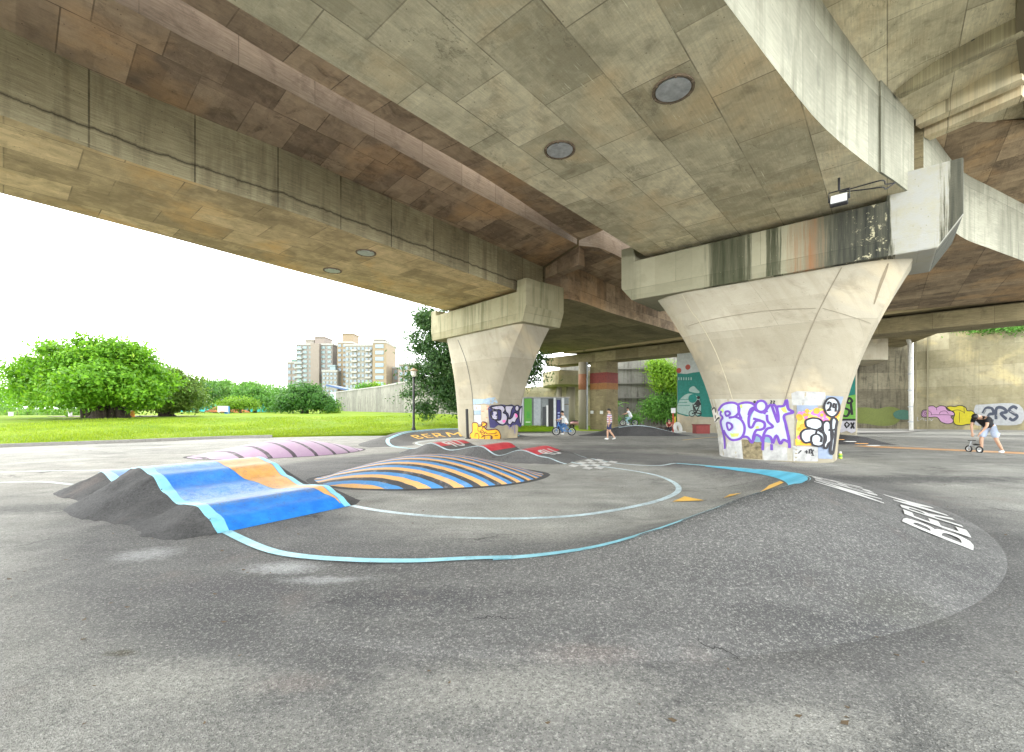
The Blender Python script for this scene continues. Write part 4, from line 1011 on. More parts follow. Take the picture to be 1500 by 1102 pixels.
# dotted balloon piece
patch(zR,sR,pr,[[(905,462),(1000,440),(1100,470),(1090,515),(910,515)]],g_org,.016,'graffiti_fill',False)
patch(zR,sR,pr,[[(920,470),(925,300),(980,225),(1080,185),(1160,185),(1200,240),(1300,190),(1295,300),(1250,330),(1120,330),(980,460)]],g_yel,.018,'graffiti_fill')
dots=random.Random(4); D1=[];D2=[]
for i in range(46):
    x=dots.uniform(925,1290); y=lerp(210,460,dots.random()) if x<990 else dots.uniform(190,300)
    (D1 if i%2 else D2).append(circ(x,y,dots.uniform(14,30),n=9))
patch(zR,sR,pr,D1,g_pnk,.020,'graffiti_dot',False,.3); patch(zR,sR,pr,D2,sp('vivid orange spray paint',(.85,.30,.03)),.030,'graffiti_dot',False,.3)
bub=[[(995,320),(1000,285),(1060,265),(1120,275),(1148,310),(1140,350),(1110,372),(1170,420),(1165,490),(1120,522),(1060,510),(1045,485),(990,490),(955,450),(955,400),(990,370),(1040,362),(1005,345)],[(1150,320),(1180,290),(1215,310),(1220,370),(1235,400),(1225,470),(1195,500),(1180,540),(1155,520),(1165,440),(1150,380)],[(1225,280),(1250,262),(1275,290),(1265,350),(1255,470),(1235,590),(1215,560),(1225,470),(1222,360)]]
patch(zR,sR,pr,bub,g_sil,.041,'graffiti_fill')
strokes(zR,sR,pr,bub,.055,g_blk,.045,'graffiti_outline',True)
strokes(zR,sR,pr,[[(1045,485),(1050,430),(1100,412),(1135,440),(1130,485)],[(1040,362),(1090,372),(1110,372)],[(1085,410),(1100,375),(1140,378)],[(1195,370),(1225,378),(1255,365)]],.05,g_blk,.048,'graffiti_outline')
patch(zR,sR,pr,[circ(1230,165,66,86,16)+[]],g_sil,.041,'graffiti_fill'); strokes(zR,sR,pr,[circ(1230,165,66,86,16)],.05,g_blk,.045,'graffiti_outline',True)
strokes(zR,sR,pr,[[(1190,140),(1205,118),(1222,135),(1210,175),(1190,195),(1225,188)],[(1250,125),(1240,165),(1275,160)],[(1265,130),(1262,205)],[(1278,195),(1279,200)]],.045,g_blk,.048,'graffiti_outline')
strokes(zR,sR,pr,[[(990,575),(1020,575)],[(1005,560),(1008,592)],[(1035,550),(1032,590)],[(1045,545),(1065,600)],[(1070,555),(1045,590)],[(930,590),(960,560)],[(1050,605),(1075,608)]],.03,g_blk,.02,'graffiti_outline')
strokes(zR,sR,pr,[[(528,110),(530,130)],[(528,112),(540,112),(540,122),(530,122)],[(555,108),(568,108)],[(680,108),(692,112),(682,130),(694,130)],[(705,110),(718,112),(707,132),(720,132)]],.03,g_blk,.02,'graffiti_outline')
# left pillar
patch(zL,sL,pl_,[[(150,180),(370,180),(430,160),(600,150),(605,250),(540,280),(360,260),(160,280)],[(175,390),(300,380),(300,460),(180,460)]],sp('sky blue wash',(.27,.36,.45),.2),.006,'wash',False)
patch(zL,sL,pl_,[[(160,285),(300,290),(300,380),(170,385)],[(170,470),(300,465),(310,620),(240,640),(165,590)]],sp('chalk wash',(.48,.48,.46),.15),.006,'wash',False)
patch(zL,sL,pl_,[[(305,280),(530,285),(515,590),(480,690),(420,650),(310,620)]],sp('peach wash',(.45,.385,.28),.1),.006,'wash',False)
strokes(zL,sL,pl_,[[(400,310),(430,305),(440,330),(405,365),(445,370)],[(240,310),(215,340),(240,360)],[(310,400),(470,398)],[(390,515),(510,515)]],.04,sp('rust red marker',(.5,.2,.12)),.009,'graffiti_outline')
ob=[(120,880),(110,810),(150,760),(150,620),(200,600),(245,620),(255,670),(310,660),(320,600),(370,592),(415,625),(420,680),(460,670),(500,730),(560,720),(620,760),(650,850),(620,925),(500,935),(380,915),(300,920),(200,930)]
patch(zL,sL,pl_,[ob],sp('amber spray paint',(.82,.42,.02),.08),.012,'graffiti_fill')
strokes(zL,sL,pl_,[ob],.055,sp('dark brown spray paint',(.10,.03,.02)),.016,'graffiti_outline',True)
strokes(zL,sL,pl_,[[(330,690),(325,640),(370,605),(410,650),(385,710)],[(195,850),(210,800),(250,800),(270,860),(250,910)],[(285,790),(310,735),(350,760),(370,800),(430,760),(440,810),(400,830)],[(330,870),(360,840),(400,850),(400,900),(340,905)],[(480,760),(500,800),(560,790),(570,770)],[(430,870),(450,840),(520,830),(525,900)],[(540,840),(600,830)],[(255,670),(250,740),(280,760)],[(420,680),(440,720)]],.04,g_brn if False else sp('brown spray paint',(.14,.045,.02)),.018,'graffiti_outline')
patch(zL,sL,pl_,[[(520,340),(560,290),(660,275),(760,290),(850,275),(900,300),(960,280),(1000,310),(1045,300),(1025,640),(1000,690),(940,640),(880,650),(820,690),(760,640),(690,660),(600,650),(545,700),(520,690)]],g_nvy,.012,'graffiti_fill',False)
wl=[[(550,330),(600,295),(680,300),(720,350),(715,400),(690,425),(740,450),(765,520),(740,600),(690,640),(620,620),(560,560),(600,560),(650,540),(655,400),(620,370),(580,370)],[(545,410),(585,405),(590,540),(545,530)],[(730,310),(790,300),(870,310),(840,380),(825,460),(800,540),(860,500),(890,430),(940,440),(960,500),(930,540),(900,600),(860,590),(820,640),(775,600),(790,470),(740,400)],circ(940,345,34,52,14),[(980,400),(1010,330),(1030,340),(1015,620),(985,560)]]
patch(zL,sL,pl_,wl,sp('lilac white spray paint',(.47,.44,.53),.1),.016,'graffiti_fill')
strokes(zL,sL,pl_,wl,.06,g_blk,.021,'graffiti_outline',True)
patch(zL,sL,pl_,[[(905,450),(945,445),(955,490),(920,510)],[(680,560),(740,560),(720,600),(690,600)]],g_pnk,.0195,'graffiti_fill')
strokes(zL,sL,pl_,[[(800,640),(802,720)],[(900,640),(905,800)],[(860,650),(858,720)]],.05,sp('violet drip',(.2,.16,.35)),.014,'paint_drip')
# black rubber pipe at the foot
t=thing('drain_pipe','short black pipe standing against the left edge of the smaller pillar','pipe',G(685.5,643))
p=G(685.5,643); b=MB(); b.tube([p+Vector((0,0,-.02)),p+Vector((-.02,0,.3)),p+Vector((-.06,0,1.55))],.075,10); b.build('pipe',M['black'],t)
b=MB(); b.lathe(p,[(.14,0),(.14,.03),(.09,.06),(.08,.08)],12); b.build('foot_collar',M['black'],t)
# thin cable down the smaller pillar
pier_line(sL,iL,pl_,[(671,498),(683,530),(691,570),(694,610),(695,643)],.035,M['black'],'cable')
# ---------- lawn, path, far walls, buildings
def gz(x,y):                       # lawn height: a low bank rising away from the track
    e=lawn_edge(x); d=y-e
    return .06+.62*sstep(1,26,d)+.12*sstep(0,2,d)
LE=[G(-420,678).xy,G(-150,664).xy,G(0,655.5).xy,G(200,648).xy,G(320,643).xy,G(400,641).xy,G(480,639).xy,G(560,637).xy,G(600,632).xy,G(690,629).xy,G(770,627).xy]
def lawn_edge(x):
    if x<=LE[0].x: return LE[0].y
    for i in range(len(LE)-1):
        if x<=LE[i+1].x: return lerp(LE[i].y,LE[i+1].y,(x-LE[i].x)/(LE[i+1].x-LE[i].x))
    return LE[-1].y
n=NT('lawn'); p=n.P()
f=n.math('ADD',n.math('MULTIPLY',n.noise(p,.35,5,.6),.6),n.math('MULTIPLY',n.noise(n.map(p,sc=(1,.35,1)),3,5,.7),.45))
c=n.ramp(f,[(.3,(.11,.20,.010)),(.52,(.20,.30,.012)),(.75,(.30,.34,.03))])
c=n.mix(n.ramp(n.noise(p,.5,7,.7),[(.55,0),(.72,.6)]),c,(.28,.23,.08))
c=n.mix(n.ramp(n.noise(n.map(p,loc=(3,3,0)),.25,5,.6),[(.45,.45),(.62,0)]),c,(.07,.15,.01))
g=n.noise(p,30,4,.8)
n2=None
M['lawn']=n.done(c,.9,n.bump(g,.8,.05),spec=.1)
b=MB(); rows=[]
xs=[-260,-140,-90,-60,-45,-36,-30]+[-26+1.3*i for i in range(22)]+[3.4]
ds=[0,.5,1,1.6,2.4,3.5,5,7,10,14,18,22,27,34,45,60,90,140,220,320]
for d in ds: rows.append([Vector((x,lawn_edge(x)+d,gz(x,lawn_edge(x)+d)+g0(x,lawn_edge(x)+d)*.0)) for x in xs])
rows.insert(0,[Vector((x,lawn_edge(x),-.3)) for x in xs])
b.grid(rows); tag(b.build('lawn',M['lawn'],smooth=True),kind='structure')
# kerb strip along the lawn
b=MB(); kp=[Vector((p.x,p.y,0)) for p in LE[:6]]; kp=resample(kp,30)
for i in range(29):
    a,c_=kp[i],kp[i+1]; d=c_-a; b.box((a+c_)/2+Vector((0,-.08,.06)),(d.length*.985,.16,.16),math.atan2(d.y,d.x))
tag(b.build('lawn_kerb',M['kerb']),kind='structure')
# grass blades
nr=np.random.default_rng(4); N=52000
Vv=[];Ff=[]
xs_=nr.uniform(-32,2.8,N); dd=nr.random(N)**1.7*22+.05; hh=nr.uniform(.05,.13,N); aa=nr.uniform(0,6.28,N); ln_=nr.uniform(-.06,.06,(N,2))
for i in range(N):
    x=float(xs_[i]); y=lawn_edge(x)+float(dd[i]); z=gz(x,y)-.01; h=float(hh[i])*(.6+.9*(.5+.5*math.sin(x*.9+2*math.sin(y*.35)))); ca_,sa_=math.cos(aa[i])*.022,math.sin(aa[i])*.022
    k=len(Vv); Vv+=[(x-ca_,y-sa_,z),(x+ca_,y+sa_,z),(x+float(ln_[i,0]),y+float(ln_[i,1]),z+h)]; Ff.append((k,k+1,k+2))
tag(mk('grass',Vv,Ff,leafmat('grass blades',(.14,.23,.012),(.27,.38,.02),(.38,.38,.06),.35)),'short bright yellow green grass of the lawn','grass',kind='stuff')
# pale path on the lawn crest at the left and worn earth under the banyan
line_pts=[D(-60,628,40),D(0,626,42),D(60,621,44),D(120,618,46)]
b=MB(); q=resample([Vector((p.x,p.y,0)) for p in line_pts],14); rows=[]
for p_ in q: rows.append([Vector((p_.x,p_.y+w,gz(p_.x,p_.y+w)+.03)) for w in (-.6,.6)])
b.grid(rows); tag(b.build('path',M['kerb']),kind='structure')
b=MB(); cx_=D(165,620,41); rows=[]
for r in (0.02,1,2,3,3.6): rows.append([Vector((cx_.x+r*1.9*math.cos(k*.3491),cx_.y+r*1.0*math.sin(k*.3491)+1.5,gz(cx_.x+r*1.9*math.cos(k*.3491),cx_.y+r*math.sin(k*.3491)+1.5)+.02)) for k in range(19)])
b.grid(rows); tag(b.build('bare_earth',plain('brown bare earth',(.12,.09,.055),.95,var=.3,scale=3)),kind='structure')

# walls
def wall(label, pts, z0, z1, th, mt, name='retaining_wall', cope=None):
    """pts: list of (Vector plan, top z)"""
    c=pts[len(pts)//2][0]; t=thing(name,label,'wall',(c.x,c.y,z0))
    b=MB(); acc=0
    for i in range(len(pts)-1):
        (a,ta),(c,tc)=pts[i],pts[i+1]; d=(c-a).length; nn=Vector((-(c-a).y,(c-a).x,0)).normalized()*th
        if nn.dot(Vector((0,1,0)))<0: nn=-nn
        m_=max(1,int(d/4))
        A_=[at_z(a,z0),at_z(c,z0),at_z(c,tc),at_z(a,ta)]; B_=[p+nn for p in A_]
        b.add(A_,[(0,1,2,3)],[(acc,z0),(acc+d,z0),(acc+d,tc),(acc,ta)])
        b.add([A_[3],A_[2],B_[2],B_[3]],[(0,1,2,3)],[(acc,0),(acc+d,0),(acc+d,th),(acc,th)]); b.add(B_[::-1],[(0,1,2,3)],[(acc,z0)]*4)
        if i==len(pts)-2: b.add([A_[1],B_[1],B_[2],A_[2]],[(0,1,2,3)],[(0,0)]*4)
        if i==0: b.add([A_[0],A_[3],B_[3],B_[0]],[(0,1,2,3)],[(0,0)]*4)
        acc+=d
    b.build('wall_face',mt,t,uv=True)
    if cope:
        b=MB()
        for i in range(len(pts)-1):
            (a,ta),(c,tc)=pts[i],pts[i+1]; nn=Vector((-(c-a).y,(c-a).x,0)).normalized()
            if nn.y<0: nn=-nn
            q=[a-nn*.12,c-nn*.12,c+nn*(th+.1),a+nn*(th+.1)]
            V=[Vector((p.x,p.y,z)) for p,z in zip(q,(ta,tc,tc,ta))]; b.add(V+[v+Vector((0,0,cope)) for v in V],[(3,2,1,0),(4,5,6,7),(0,1,5,4),(1,2,6,5),(2,3,7,6),(3,0,4,7)])
        b.build('coping',M['kerb'],t)
    return t
def wp(px,Y,pytop): p=D(px,pytop,Y); return (Vector((p.x,p.y,0)),p.z)
wall('long weathered grey concrete wall receding along the lawn toward the apartment towers',[wp(492,118,575.5),wp(560,86,567),wp(620,66,556),wp(700,50,538)],-.5,5,.5,M['wallgrey'],cope=.25)
rw=wall('tall pale retaining wall with painted letters behind the bending man',[wp(1338,47,476),wp(1420,43,474),wp(1500,39.5,472),(wp(1500,39.5,472)[0]+(wp(1500,39.5,472)[0]-wp(1420,43,474)[0])*6,wp(1500,39.5,472)[1])],-.9,9,.6,M['wall'],cope=.3)
wall('retaining wall coloured dark for deck shade behind the white downpipe',[wp(1190,52,505),wp(1337.5,50,500)],-.9,9,.6,M['wallshade'])
rw2=wall('bright sunlit stained retaining wall behind the banana plant',[wp(820,60,528),wp(884,58,541),wp(900,57.6,530),wp(945,57,522),wp(1010,56,522),wp(1100,54,520)],-1.2,9,.6,M['wallgrey'],cope=None)
bwall=wall('yellowish sunlit concrete wall behind the grey toilet block',[wp(690,58,572),wp(800,56,566),wp(872,55,562)],-1.2,6,.5,M['wall'])
# ledges (steps) on the bright wall
b=MB()
for y in (541,562,583): 
    a,c_=wp(884,57.6,y),wp(1010,55.8,y); m_=(a[0]+c_[0])/2; d=c_[0]-a[0]; b.box((m_.x,m_.y-.15,a[1]),(d.length,.5,.12),math.atan2(d.y,d.x))
b.build('ledge',M['wallgrey'],rw2)
# pilasters on the right wall + pavement at its foot
b=MB(); 
for px,Y in ((1341,46.6),(1358,45.9),(1383,44.9),(1434,42.4),(1476,40.6)):
    p=D(px,600,Y); zt_=HC+(HY-487)*Y/F; b.box((p.x,p.y-.06,zt_/2-.4),(.12,.1,zt_+.6),rad(-45))
b.build('wall_rib',M['wall'],rw)
b=MB(); q=[wp(1225,49,600)[0],wp(1338,46.2,600)[0],wp(1500,38.9,600)[0],wp(1620,34.5,600)[0]]
rows=[[Vector((p.x,p.y,g0(p.x,p.y)+.12)) for p in q],[Vector((p.x-.1,p.y-1.6,g0(p.x,p.y)+.12)) for p in q],[Vector((p.x-.1,p.y-1.6,g0(p.x,p.y)-.1)) for p in q]]
b.grid(rows); tag(b.build('pavement',M['kerb']),kind='structure')
b=MB(); q=gp((1255,634),(1330,632),(1345,629.5),(1262,630.2)); b.add([Vector((p.x,p.y,g0(p.x,p.y)+.05)) for p in [G(a_,c_,-.45).xy for a_,c_ in ((1255,640),(1330,636.5),(1352,629.5),(1255,631))]],[(0,1,2,3)]); tag(b.build('pavement_ramp',M['kerb']),kind='structure')
# graffiti on the right wall, drawn on the wall plane
wa,wb=wp(1338,47,600)[0],wp(1420,43,600)[0]; wc=wp(1500,39.5,600)[0]
def wmap(px,py,l):
    for (p,q) in ((wa,wb),(wb,wc)):
        r=(px-CX)/F; d=q-p; s=(r*p.y-p.x)/(d.x-r*d.y)
        if s<=1 or q is wc: break
    P_=p+d*s; nn=Vector((-d.y,d.x,0)).normalized()
    if nn.y>0: nn=-nn
    return Vector((P_.x,P_.y,HC+(HY-py)*P_.y/F))+nn*l
W=lambda pts: [(1320+x*.12,570+y*.12) for x,y in pts]
def wpatch(polys,mt,l,name,sm=True):
    for p in polys:
        b=MB(); q=W(p); poly2(b,smooth2(q,True) if sm else q,wmap,l,4); b.build(name,mt,rw)
def wstroke(lines,w,mt,l,name,closed=False):
    for i,p in enumerate(lines): b=MB(); stroke2(b,smooth2(W(p),closed,5),w*8,wmap,l+i*.001,closed,2); b.build(name,mt,rw)
wpatch([[(900,220),(1000,190),(1440,190),(1470,420),(1100,440),(900,430)]],sp('pale grey wash',(.40,.41,.42)),.01,'wash')
ea=[(250,300),(270,260),(320,250),(335,215),(390,205),(430,225),(480,205),(540,215),(570,260),(640,275),(650,320),(610,340),(640,380),(620,415),(560,425),(490,400),(440,345),(360,345),(290,345),(255,330)]
wpatch([ea],sp('orchid pink spray paint',(.48,.27,.43),.08),.02,'graffiti_fill'); 
ye=[(560,225),(600,210),(660,215),(720,200),(790,225),(810,265),(870,270),(905,310),(890,400),(880,440),(820,430),(740,445),(660,430),(640,370),(655,300),(600,260)]
wpatch([ye],sp('acid yellow spray paint',(.5,.43,.02),.08),.03,'graffiti_fill')
wstroke([ea],.12,g_blk,.04,'graffiti_outline',True); wstroke([ye],.14,g_blk,.042,'graffiti_outline',True)
wstroke([[(370,315),(470,315),(560,315),(640,325)],[(320,255),(370,290),(370,320)],[(430,225),(440,260)],[(470,305),(490,275),(550,270),(580,305)],[(715,285),(715,410)],[(620,270),(700,255),(780,290)],[(770,215),(775,300)]],.08,g_blk,.05,'graffiti_outline')
wstroke([circ(300,298,36,34),circ(300,298,14)],.07,g_blk,.05,'graffiti_outline',True)
nb=sp('slate spray paint',(.06,.07,.10))
def sshape(x,y,w,h): return [(x+w,y+h*.15),(x+w*.5,y),(x,y+h*.25),(x+w*.5,y+h*.5),(x+w,y+h*.72),(x+w*.5,y+h),(x,y+h*.85)]
wstroke([[(1000,300),(1040,235),(1110,240),(1130,300),(1080,310),(1060,370),(1130,390)],[(1160,370),(1165,240),(1240,230),(1290,280),(1220,300),(1290,370)],sshape(1320,215,100,165)],.55,nb,.02,'graffiti_outline')
wstroke([[(1010,300),(1040,250),(1100,250)],[(1080,330),(1130,330)],[(1165,320),(1215,325)],[(1190,250),(1190,370)],[(1330,270),(1400,300)],[(1340,340),(1400,340)]],.1,g_wht,.035,'graffiti_outline')
wstroke([[(205,340),(200,385),(225,385)],[(235,375),(270,355),(280,385)],[(300,360),(300,390),(330,365)],[(340,390),(350,360),(370,385),(395,365)],[(930,300),(980,280)],[(960,330),(1010,330)]],.12,g_wht,.03,'graffiti_outline')
# dark green graffiti on the shaded wall
dm_=D(1260,600,50.9); 
def dmap(px,py,l):
    p,q=wp(1190,52,600)[0],wp(1337.5,50,600)[0]; d=q-p; r=(px-CX)/F; s=(r*p.y-p.x)/(d.x-r*d.y); P_=p+d*s; return Vector((P_.x,P_.y-l,HC+(HY-py)*P_.y/F))
for pts,mt in (([(1250,600),(1268,597),(1285,599),(1302,596),(1318,600),(1320,612),(1310,622),(1290,624),(1270,621),(1255,618)],plain('dull olive spray paint',(.10,.12,.02),.7)),([(1308,606),(1316,601),(1330,602),(1334,612),(1326,615),(1312,613)],plain('dull green spray paint',(.03,.1,.07),.7))):
    b=MB(); poly2(b,smooth2(pts,True),dmap,.02 if pts[0][0]<1300 else .04,5); o_=b.build('graffiti',mt); o_.name='wall_graffiti'; tag(o_,'dull green graffiti patch low on the dark wall, '+('wide olive one' if pts[0][0]<1300 else 'small one by the downpipe'),'graffiti')
# white downpipe by the right wall with a lamp box on top
t=thing('downpipe','tall white downpipe with a dark lamp box at its head, before the dark wall','pipe',D(1334,627,45))
p0=D(1335,629,45); p1=D(1333,505,45); p2=D(1329,493,44.6)
b=MB(); b.tube([at_z(p0,-.75),p1,p2,p2+Vector((0,0,.8))],.19,12); b.build('pipe',plain('weathered white pipe',(.55,.54,.5),.6),t,smooth=False)
b=MB()
for y in (525,548,572,596,618): q=D(1334,y,45); b.lathe(q-Vector((0,0,.06)),[(.22,0),(.22,.12)],12)
b.build('pipe_bracket',M['greymetal'],t)
b=MB(); q=D(1326,480,44.4); b.box(q,(.9,.6,.8)); b.box(q+Vector((0,-.32,-.05)),(.7,.06,.5)); b.tube([q+Vector((0,0,.4)),q+Vector((.1,.2,1.6))],.08,6); bevel(b.build('lamp_box',M['blackmetal'],t),.04)

# toilet block
t0=D(765,628,36); t1=D(833,628,36); zb_=-.45; zt_=HC+(HY-583)*36/F
t=thing('toilet_block','grey flat roofed toilet block with a green panel and a navy panel under the viaduct','building',((t0+t1)/2).to_tuple())
gm=plain('grey cladding',(.2,.22,.22),.6); 
def fb(px0,px1,py0,py1,Y,dep,mt,name,par=t):
    a=D(px0,py1,Y); c_=D(px1,py0,Y); b=MB(); z0=a.z; b.box(((a.x+c_.x)/2,Y+dep/2,(a.z+c_.z)/2),(c_.x-a.x,dep,c_.z-a.z)); return b.build(name,mt,par)
fb(742,833,583,634,36.1,4,gm,'wall'); fb(740,835,581.5,583,35.9,4.4,M['kerb'],'roof')
fb(740,764,588,627,36.04,.05,plain('dark void',(.02,.02,.018),.9),'opening'); fb(741,766,626.3,628.5,35.9,.3,M['white'],'sill')  # flat dark sheet stands for the shade inside the opening
for i in range(4): fb(742+i*5.5,743+i*5.5,588,626,35.98,.04,plain('dark mesh bar',(.05,.05,.05),.6),'screen_bar')
fb(763.5,767,583,629,35.97,.1,M['greymetal'],'post')
fb(782,792,583.2,629,36.03,.06,plain('grey door panel',(.3,.33,.34),.5),'door_panel')
gp_=fb(768,779,584,627.5,35.98,.09,plain('lime green panel',(.08,.26,.03),.5,var=.05),'green_panel')
fb(771.5,776,603,613,35.965,.01,plain('darker green figure',(.05,.25,.03),.5),'figure_sign'); fb(770,777,618,619,35.965,.01,M['white'],'sign_line')
fb(795,799,596,629,35.98,.08,plain('dark door',(.045,.05,.055),.5),'door'); fb(803.5,810,584.5,629,35.96,.1,M['black'],'door'); fb(800.5,803,594,629,35.95,.1,M['white'],'door_frame')
np_=fb(815.5,821,586,627,35.98,.09,plain('navy panel',(.015,.015,.10),.5,var=.05),'navy_panel')
for y in (604,608.5,612): fb(817,820,y,y+2,35.965,.01,plain('pale blue figure',(.25,.3,.5),.5),'figure_sign')
fb(816.5,820.5,616.5,617.6,35.96,.01,M['white'],'sign_line')
for x,y in ((811,583.2),(823,583.2)): fb(x,x+3.5,y,629,35.94,.12,plain('pale frame',(.5,.52,.52),.5),'door_frame')
fb(823,833,592,593,35.95,.15,M['darkconc'],'ledge')
# low curved ramp deck beyond the toilet block with its columns
t=thing('viaduct_deck','small curved ramp deck with a pale rounded edge above the toilet block','viaduct',D(815,560,47))
arc=[D(795,566,52),D(803,571,49.5),D(815,567,47.5),D(835,563,48),D(872,560,49)]
q=resample([Vector((p.x,p.y,0)) for p in arc],20); zlo=HC+(HY-566)*48/F
b=MB(); rows=[]
for p in q: rows.append([at_z(p,zlo+1.75),at_z(p+Vector((0,-.2,0)),zlo+1.2),at_z(p,zlo+.2),at_z(p+Vector((.2,.9,0)),zlo),at_z(p+Vector((2,7,0)),zlo+.25),at_z(p+Vector((2,7,0)),zlo+1.75)])
b.grid(rows,[(i*.5,j*.8) for i in range(20) for j in range(6)]); b.build('deck_body',M['wall'],t,smooth=False,uv=True)
for px,w in ((819,8),(836,13)):
    p=D(px,620,51); b=MB(); b.lathe((p.x,p.y,-.9),[(w*51/F/2,0),(w*51/F/2,zlo+1.1)],18); b.build('column',M['pier'],t,smooth=True)

# apartment towers far beyond
def tower(label, px0,px1,py, Y, dep, mt, floors, cols, wm, yaw=0, crown=None, bal=None, base=600, side=None):
    a=D(px0,base,Y); c_=D(px1,py,Y); w=c_.x-a.x; h=c_.z; cx=(a.x+c_.x)/2
    t=thing('apartment_tower',label,'building',(cx,Y,0))
    b=MB(); b.box((cx,Y+dep/2,h/2),(w,dep,h)); b.build('wall',mt,t)
    b=MB(); b.box((cx,Y+dep/2,h+.5),(w*1.05,dep*1.05,1.0)); b.build('parapet',M['kerb'],t)
    for (x0,x1,yy,m2) in (crown or []):
        a2=D(x0,base,Y); c2=D(x1,yy,Y); b=MB(); b.box(((a2.x+c2.x)/2,Y+dep*.4,(h+1+c2.z)/2),(c2.x-a2.x,dep*.5,c2.z-h-1)); b.box(((a2.x+c2.x)/2,Y+dep*.4,c2.z+.3),((c2.x-a2.x)*1.12,dep*.56,.6)); b.build('roof_room',m2,t)
    src=None; fh=(h-3)/floors
    for i in range(floors):
        z=3+fh*(i+.5)
        for j in range(cols):
            x=a.x+w*(j+.5)/cols
            if src is None:
                b=MB(); b.box((0,0,0),(w/cols*.58,.5,fh*.55)); src=b.build('window',wm); o=src
            else: o=src.copy(); COL.objects.link(o)
            o.parent=t; o.location=(x-cx,-.12,z)
        if bal:
            for (x0,x1) in bal:
                a2=D(x0,base,Y); c2=D(x1,base,Y); b=MB(); b.box(((a2.x+c2.x)/2,Y-.9,z-fh*.36),(c2.x-a2.x,1.8,fh*.36)); b.build('balcony',side or M['kerb'],t)
    return t
tan_=plain('tan tile',(0.229,0.177,0.118),.8,var=.1); beige=plain('beige tile',(0.236,0.214,0.180),.8,var=.1); rose=plain('rose tile',(0.211,0.177,0.152),.8); gteal=plain('grey green tile',(.215,.195,.18),.8); wgl=plain('window glass',(.16,.20,.23),.2); wgt=plain('teal glass',(.17,.23,.24),.25); grnr=plain('green roof panels',(.12,.24,.19),.6)
tower('narrow rose apartment block with a green roof, leftmost of the far towers',421,434,532,262,14,rose,7,2,wgl,crown=[(424,434,528,grnr)])
tower('grey green apartment tower with rounded balconies and two roof rooms',434,487,506,255,22,gteal,13,6,wgt,crown=[(443,456,498,beige),(457,472,493.5,rose)],bal=[(433,444)],side=plain('pale balcony',(.25,.27,.26),.6))
b=MB(); p=D(463,560,254); b.box((p.x,253.6,19),(5.0,2.6,40)); b.build('stair_bay',rose,bpy.data.objects['apartment_tower.001'])
tower('low pale apartment block with green glass between the taller towers',472,494,545,245,14,plain('pale render',(0.223,0.205,0.180),.8),8,4,wgl,crown=[(481,489,536,wgt)])
tower('slender ochre apartment tower, the tallest of the far towers',494,516,503,250,18,tan_,13,3,wgl,crown=[(499,515,489,tan_)])
tower('wide beige apartment block with a white frame grid of windows',506,546,507,240,20,beige,11,7,wgl,crown=[(528,546,505,beige)],bal=[(516,524),(536,544)],side=plain('white balcony',(0.285,0.273,0.248),.7))
tower('tan apartment block with narrow blue windows, right end of the tower group',546,566,503,238,20,tan_,10,1,plain('blue window band',(.2,.28,.36),.3),crown=[(544,560,497,beige)])
tower('small pale apartment block half hidden by the tree, right of the far towers',570,583,540,250,14,rose,6,2,wgt)
tower('pinkish apartment block with an open roof frame, behind the dark tree',584,606,535,235,14,plain('pale pink render',(0.223,0.174,0.149),.8),7,3,wgl)
# blue roofed shed beside the far wall and red flashes
t=thing('shed','low shed with a dark blue roof and pale glass wall behind the far grey wall','building',D(500,575,135))
a=D(486,575,135); c_=D(520,572,135); b=MB(); b.box(((a.x+c_.x)/2,138,a.z*.5),(c_.x-a.x,8,a.z+.2)); b.build('wall',plain('pale glass wall',(.45,.55,.58),.4),t)
b=MB(); V=[(a.x-1,133,a.z+1.9),(c_.x+1,133,a.z-.2),(c_.x+1,143,a.z-.2),(a.x-1,143,a.z+1.9)]; b.add(V+[(x,y,z+.5) for x,y,z in V],[(3,2,1,0),(4,5,6,7),(0,1,5,4),(1,2,6,5),(2,3,7,6),(3,0,4,7)]); b.build('roof',plain('navy roof sheet',(.05,.09,.2),.5),t)

# pavilions with orange roofs, turquoise fence, hoop
def pavilion(label,px0,px1,pyr,py0,Y):
    a=D(px0,py0,Y); c_=D(px1,pyr,Y); w=c_.x-a.x; t=thing('pavilion',label,'pavilion',((a.x+c_.x)/2,Y,gz(a.x,Y)))
    z0=gz(a.x,Y); zr_=c_.z-.9; cx=(a.x+c_.x)/2
    for sx in (-1,1):
        for sy in (0,3): b=MB(); b.box((cx+sx*(w/2-.5),Y+sy,(z0+zr_)/2),(.5,.5,zr_-z0)); b.build('post',plain('cream post',(.62,.56,.45),.7),t)
    b=MB(); V=[(cx-w/2-.6,Y-1,zr_),(cx+w/2+.6,Y-1,zr_),(cx+w/2+.6,Y+4,zr_),(cx-w/2-.6,Y+4,zr_),(cx-w/4,Y+1.5,zr_+1.3),(cx+w/4,Y+1.5,zr_+1.3)]
    b.add(V,[(3,2,1,0),(0,1,5,4),(1,2,5),(2,3,4,5),(3,0,4)]); b.build('roof',plain('orange tiles',(.6,.2,.05),.7),t)
pavilion('small pavilion with an orange tiled roof on cream posts, left of the basketball hoop',309,327,596,613,74)
pavilion('low pavilion with an orange tiled roof behind the basketball hoop',331,354,602,613,80)
t=thing('screen_fence','turquoise screen fence running behind the park trees','fence',D(330,610,96))
n=NT('turquoise sheet'); s=n.sep(n.P()); w_=n.math('SINE',n.math('MULTIPLY',s[0],14.0)); M['turq']=n.done(n.mix(n.ramp(w_,[(.2,.0),(.9,1)]),(.02,.42,.42),(.04,.55,.53)),.6)
a=D(262,609,96); c_=D(404,609,92); z1_=HC+(HY-604.5)*96/F; d=c_-a
